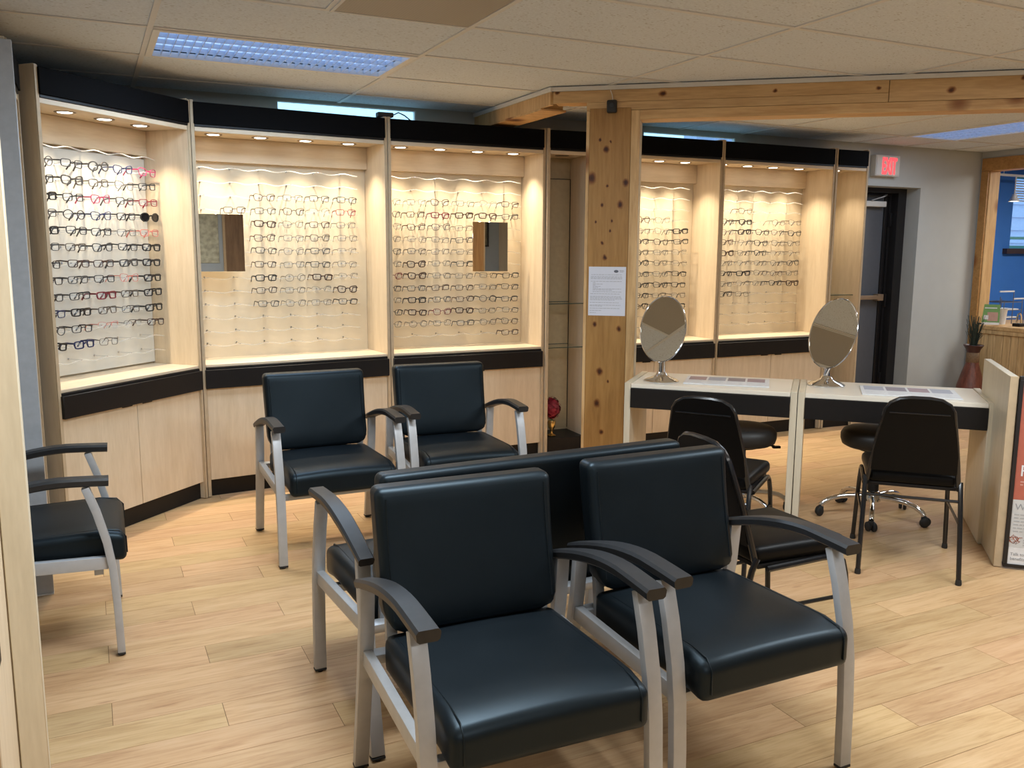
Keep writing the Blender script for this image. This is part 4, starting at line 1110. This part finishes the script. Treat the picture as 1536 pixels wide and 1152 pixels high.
bpart('desk_top', (-.345, .75, -1.6, .55, .70, .727), M['pine_h'], rd)
for x in (-.32, .70):
    for y in (-1.55, .50): bpart('leg', (x-.02, x+.02, y-.02, y+.02, 0, .6995), M['black'], rd)
rn = thing('ring_stand', 'small silver arch on a black block on the reception counter', 'ornament', (7.87, 5.36, CZ))
bpart('block', (-.04, .04, -.04, .04, 0, .03), M['black'], rn, .004)
part('arch', MB().tube([(-.03, 0, .03), (-.032, 0, .08), (-.02, 0, .115), (0, 0, .125), (.02, 0, .115), (.032, 0, .08), (.03, 0, .03)], .008, 8, up=(0, 1, 0)), M['chrome'], rn)
# track light hung near the window
tl = thing('track_light', 'small white track lamp hanging in front of the reception window', 'lamp', (8.84, 6.2, 0))
part('track', MB().box(-.30, .5, -.015, .015, 2.24, 2.262), M['white_trim'], tl)
part('track_hanger', MB().tube([(.2, 0, 2.262), (.2, 0, 2.432)], .005, 6).tube([(-.2, 0, 2.262), (-.2, 0, 2.432)], .005, 6), M['white_trim'], tl)
part('stem', MB().tube([(0, 0, 2.24), (0, 0, 2.06)], .008, 8), M['white_trim'], tl)
part('shade', MB().lathe([(.022, 2.06), (.03, 2.03), (.055, 1.985), (.052, 1.985), (.027, 2.028), (.0, 2.035)], 20), M['white_trim'], tl)
part('bulb', MB().lathe([(0, 1.985), (.03, 1.985), (.034, 2.0), (.02, 2.02), (0, 2.022)], 16), emit('track_bulb', (1.0, .85, .62), 12), tl)
l = bpy.data.lights.new('track_lamp', 'SPOT'); l.energy = 12; l.color = (1.0, .85, .6); l.spot_size = R(110); l.spot_blend = .8; l.shadow_soft_size = .03
lo = bpy.data.objects.new('track_lamp', l); COL.objects.link(lo); lo.parent = tl; lo.location = (0, 0, 1.975); lo.rotation_euler = (0, R(35), 0)

# ---------------------------------------------------------------- front wall, seen only in the mirrors
d2 = struct('door_2', MB().box(1.97, 2.80, YF+.002, YF+.05, .005, 2.03), wood('walnut_door', (.13, .075, .04), (.22, .135, .075), (9, 9, .8), .4))
part('door_frame', MB().box(1.93, 1.968, YF+.002, YF+.06, 0, 2.07).box(2.802, 2.84, YF+.002, YF+.06, 0, 2.07).box(1.968, 2.802, YF+.002, YF+.06, 2.032, 2.07), M['edge_dark'], d2)
part('door_handle', MB().tube([(2.72, YF+.05, 1.0), (2.72, YF+.09, 1.0), (2.62, YF+.09, 1.0)], .009, 8), M['chrome'], d2)
po2 = thing('wall_chart', 'pale sketched wall chart on the front wall beside the walnut door', 'poster', (1.62, YF+.002, 1.22))
bpart('sheet', (-.25, .25, 0, .01, 0, .85), plain('chart_paper', (.42, .42, .33), .7, var=.3, vs=14), po2)
pc = thing('framed_picture', 'dark framed picture on the grey front wall', 'picture', (6.42, YF+.002, 1.50))
part('frame', MB().box(-.14, .14, 0, .025, 0, .03).box(-.14, .14, 0, .025, .42, .45).box(-.14, -.11, 0, .025, .03, .42).box(.11, .14, 0, .025, .03, .42), M['frame_black'], pc)
bpart('mat_board', (-.11, .11, .002, .012, .03, .42), plain('olive_print', (.20, .18, .12), .6, var=.3, vs=10), pc)
wp = thing('wardrobe_panel', 'tall maple cabinet against the front wall', 'cabinet', (7.1, YF, 0))
bpart('body', (-.33, .33, .002, .45, .08, 2.1), M['maple_v'], wp); bpart('plinth', (-.31, .31, .002, .42, 0, .0795), M['black'], wp)
bpart('door', (-.325, -.002, .4505, .468, .09, 2.09), M['maple_v'], wp); bpart('door', (.002, .325, .4505, .468, .09, 2.09), M['maple_v'], wp)
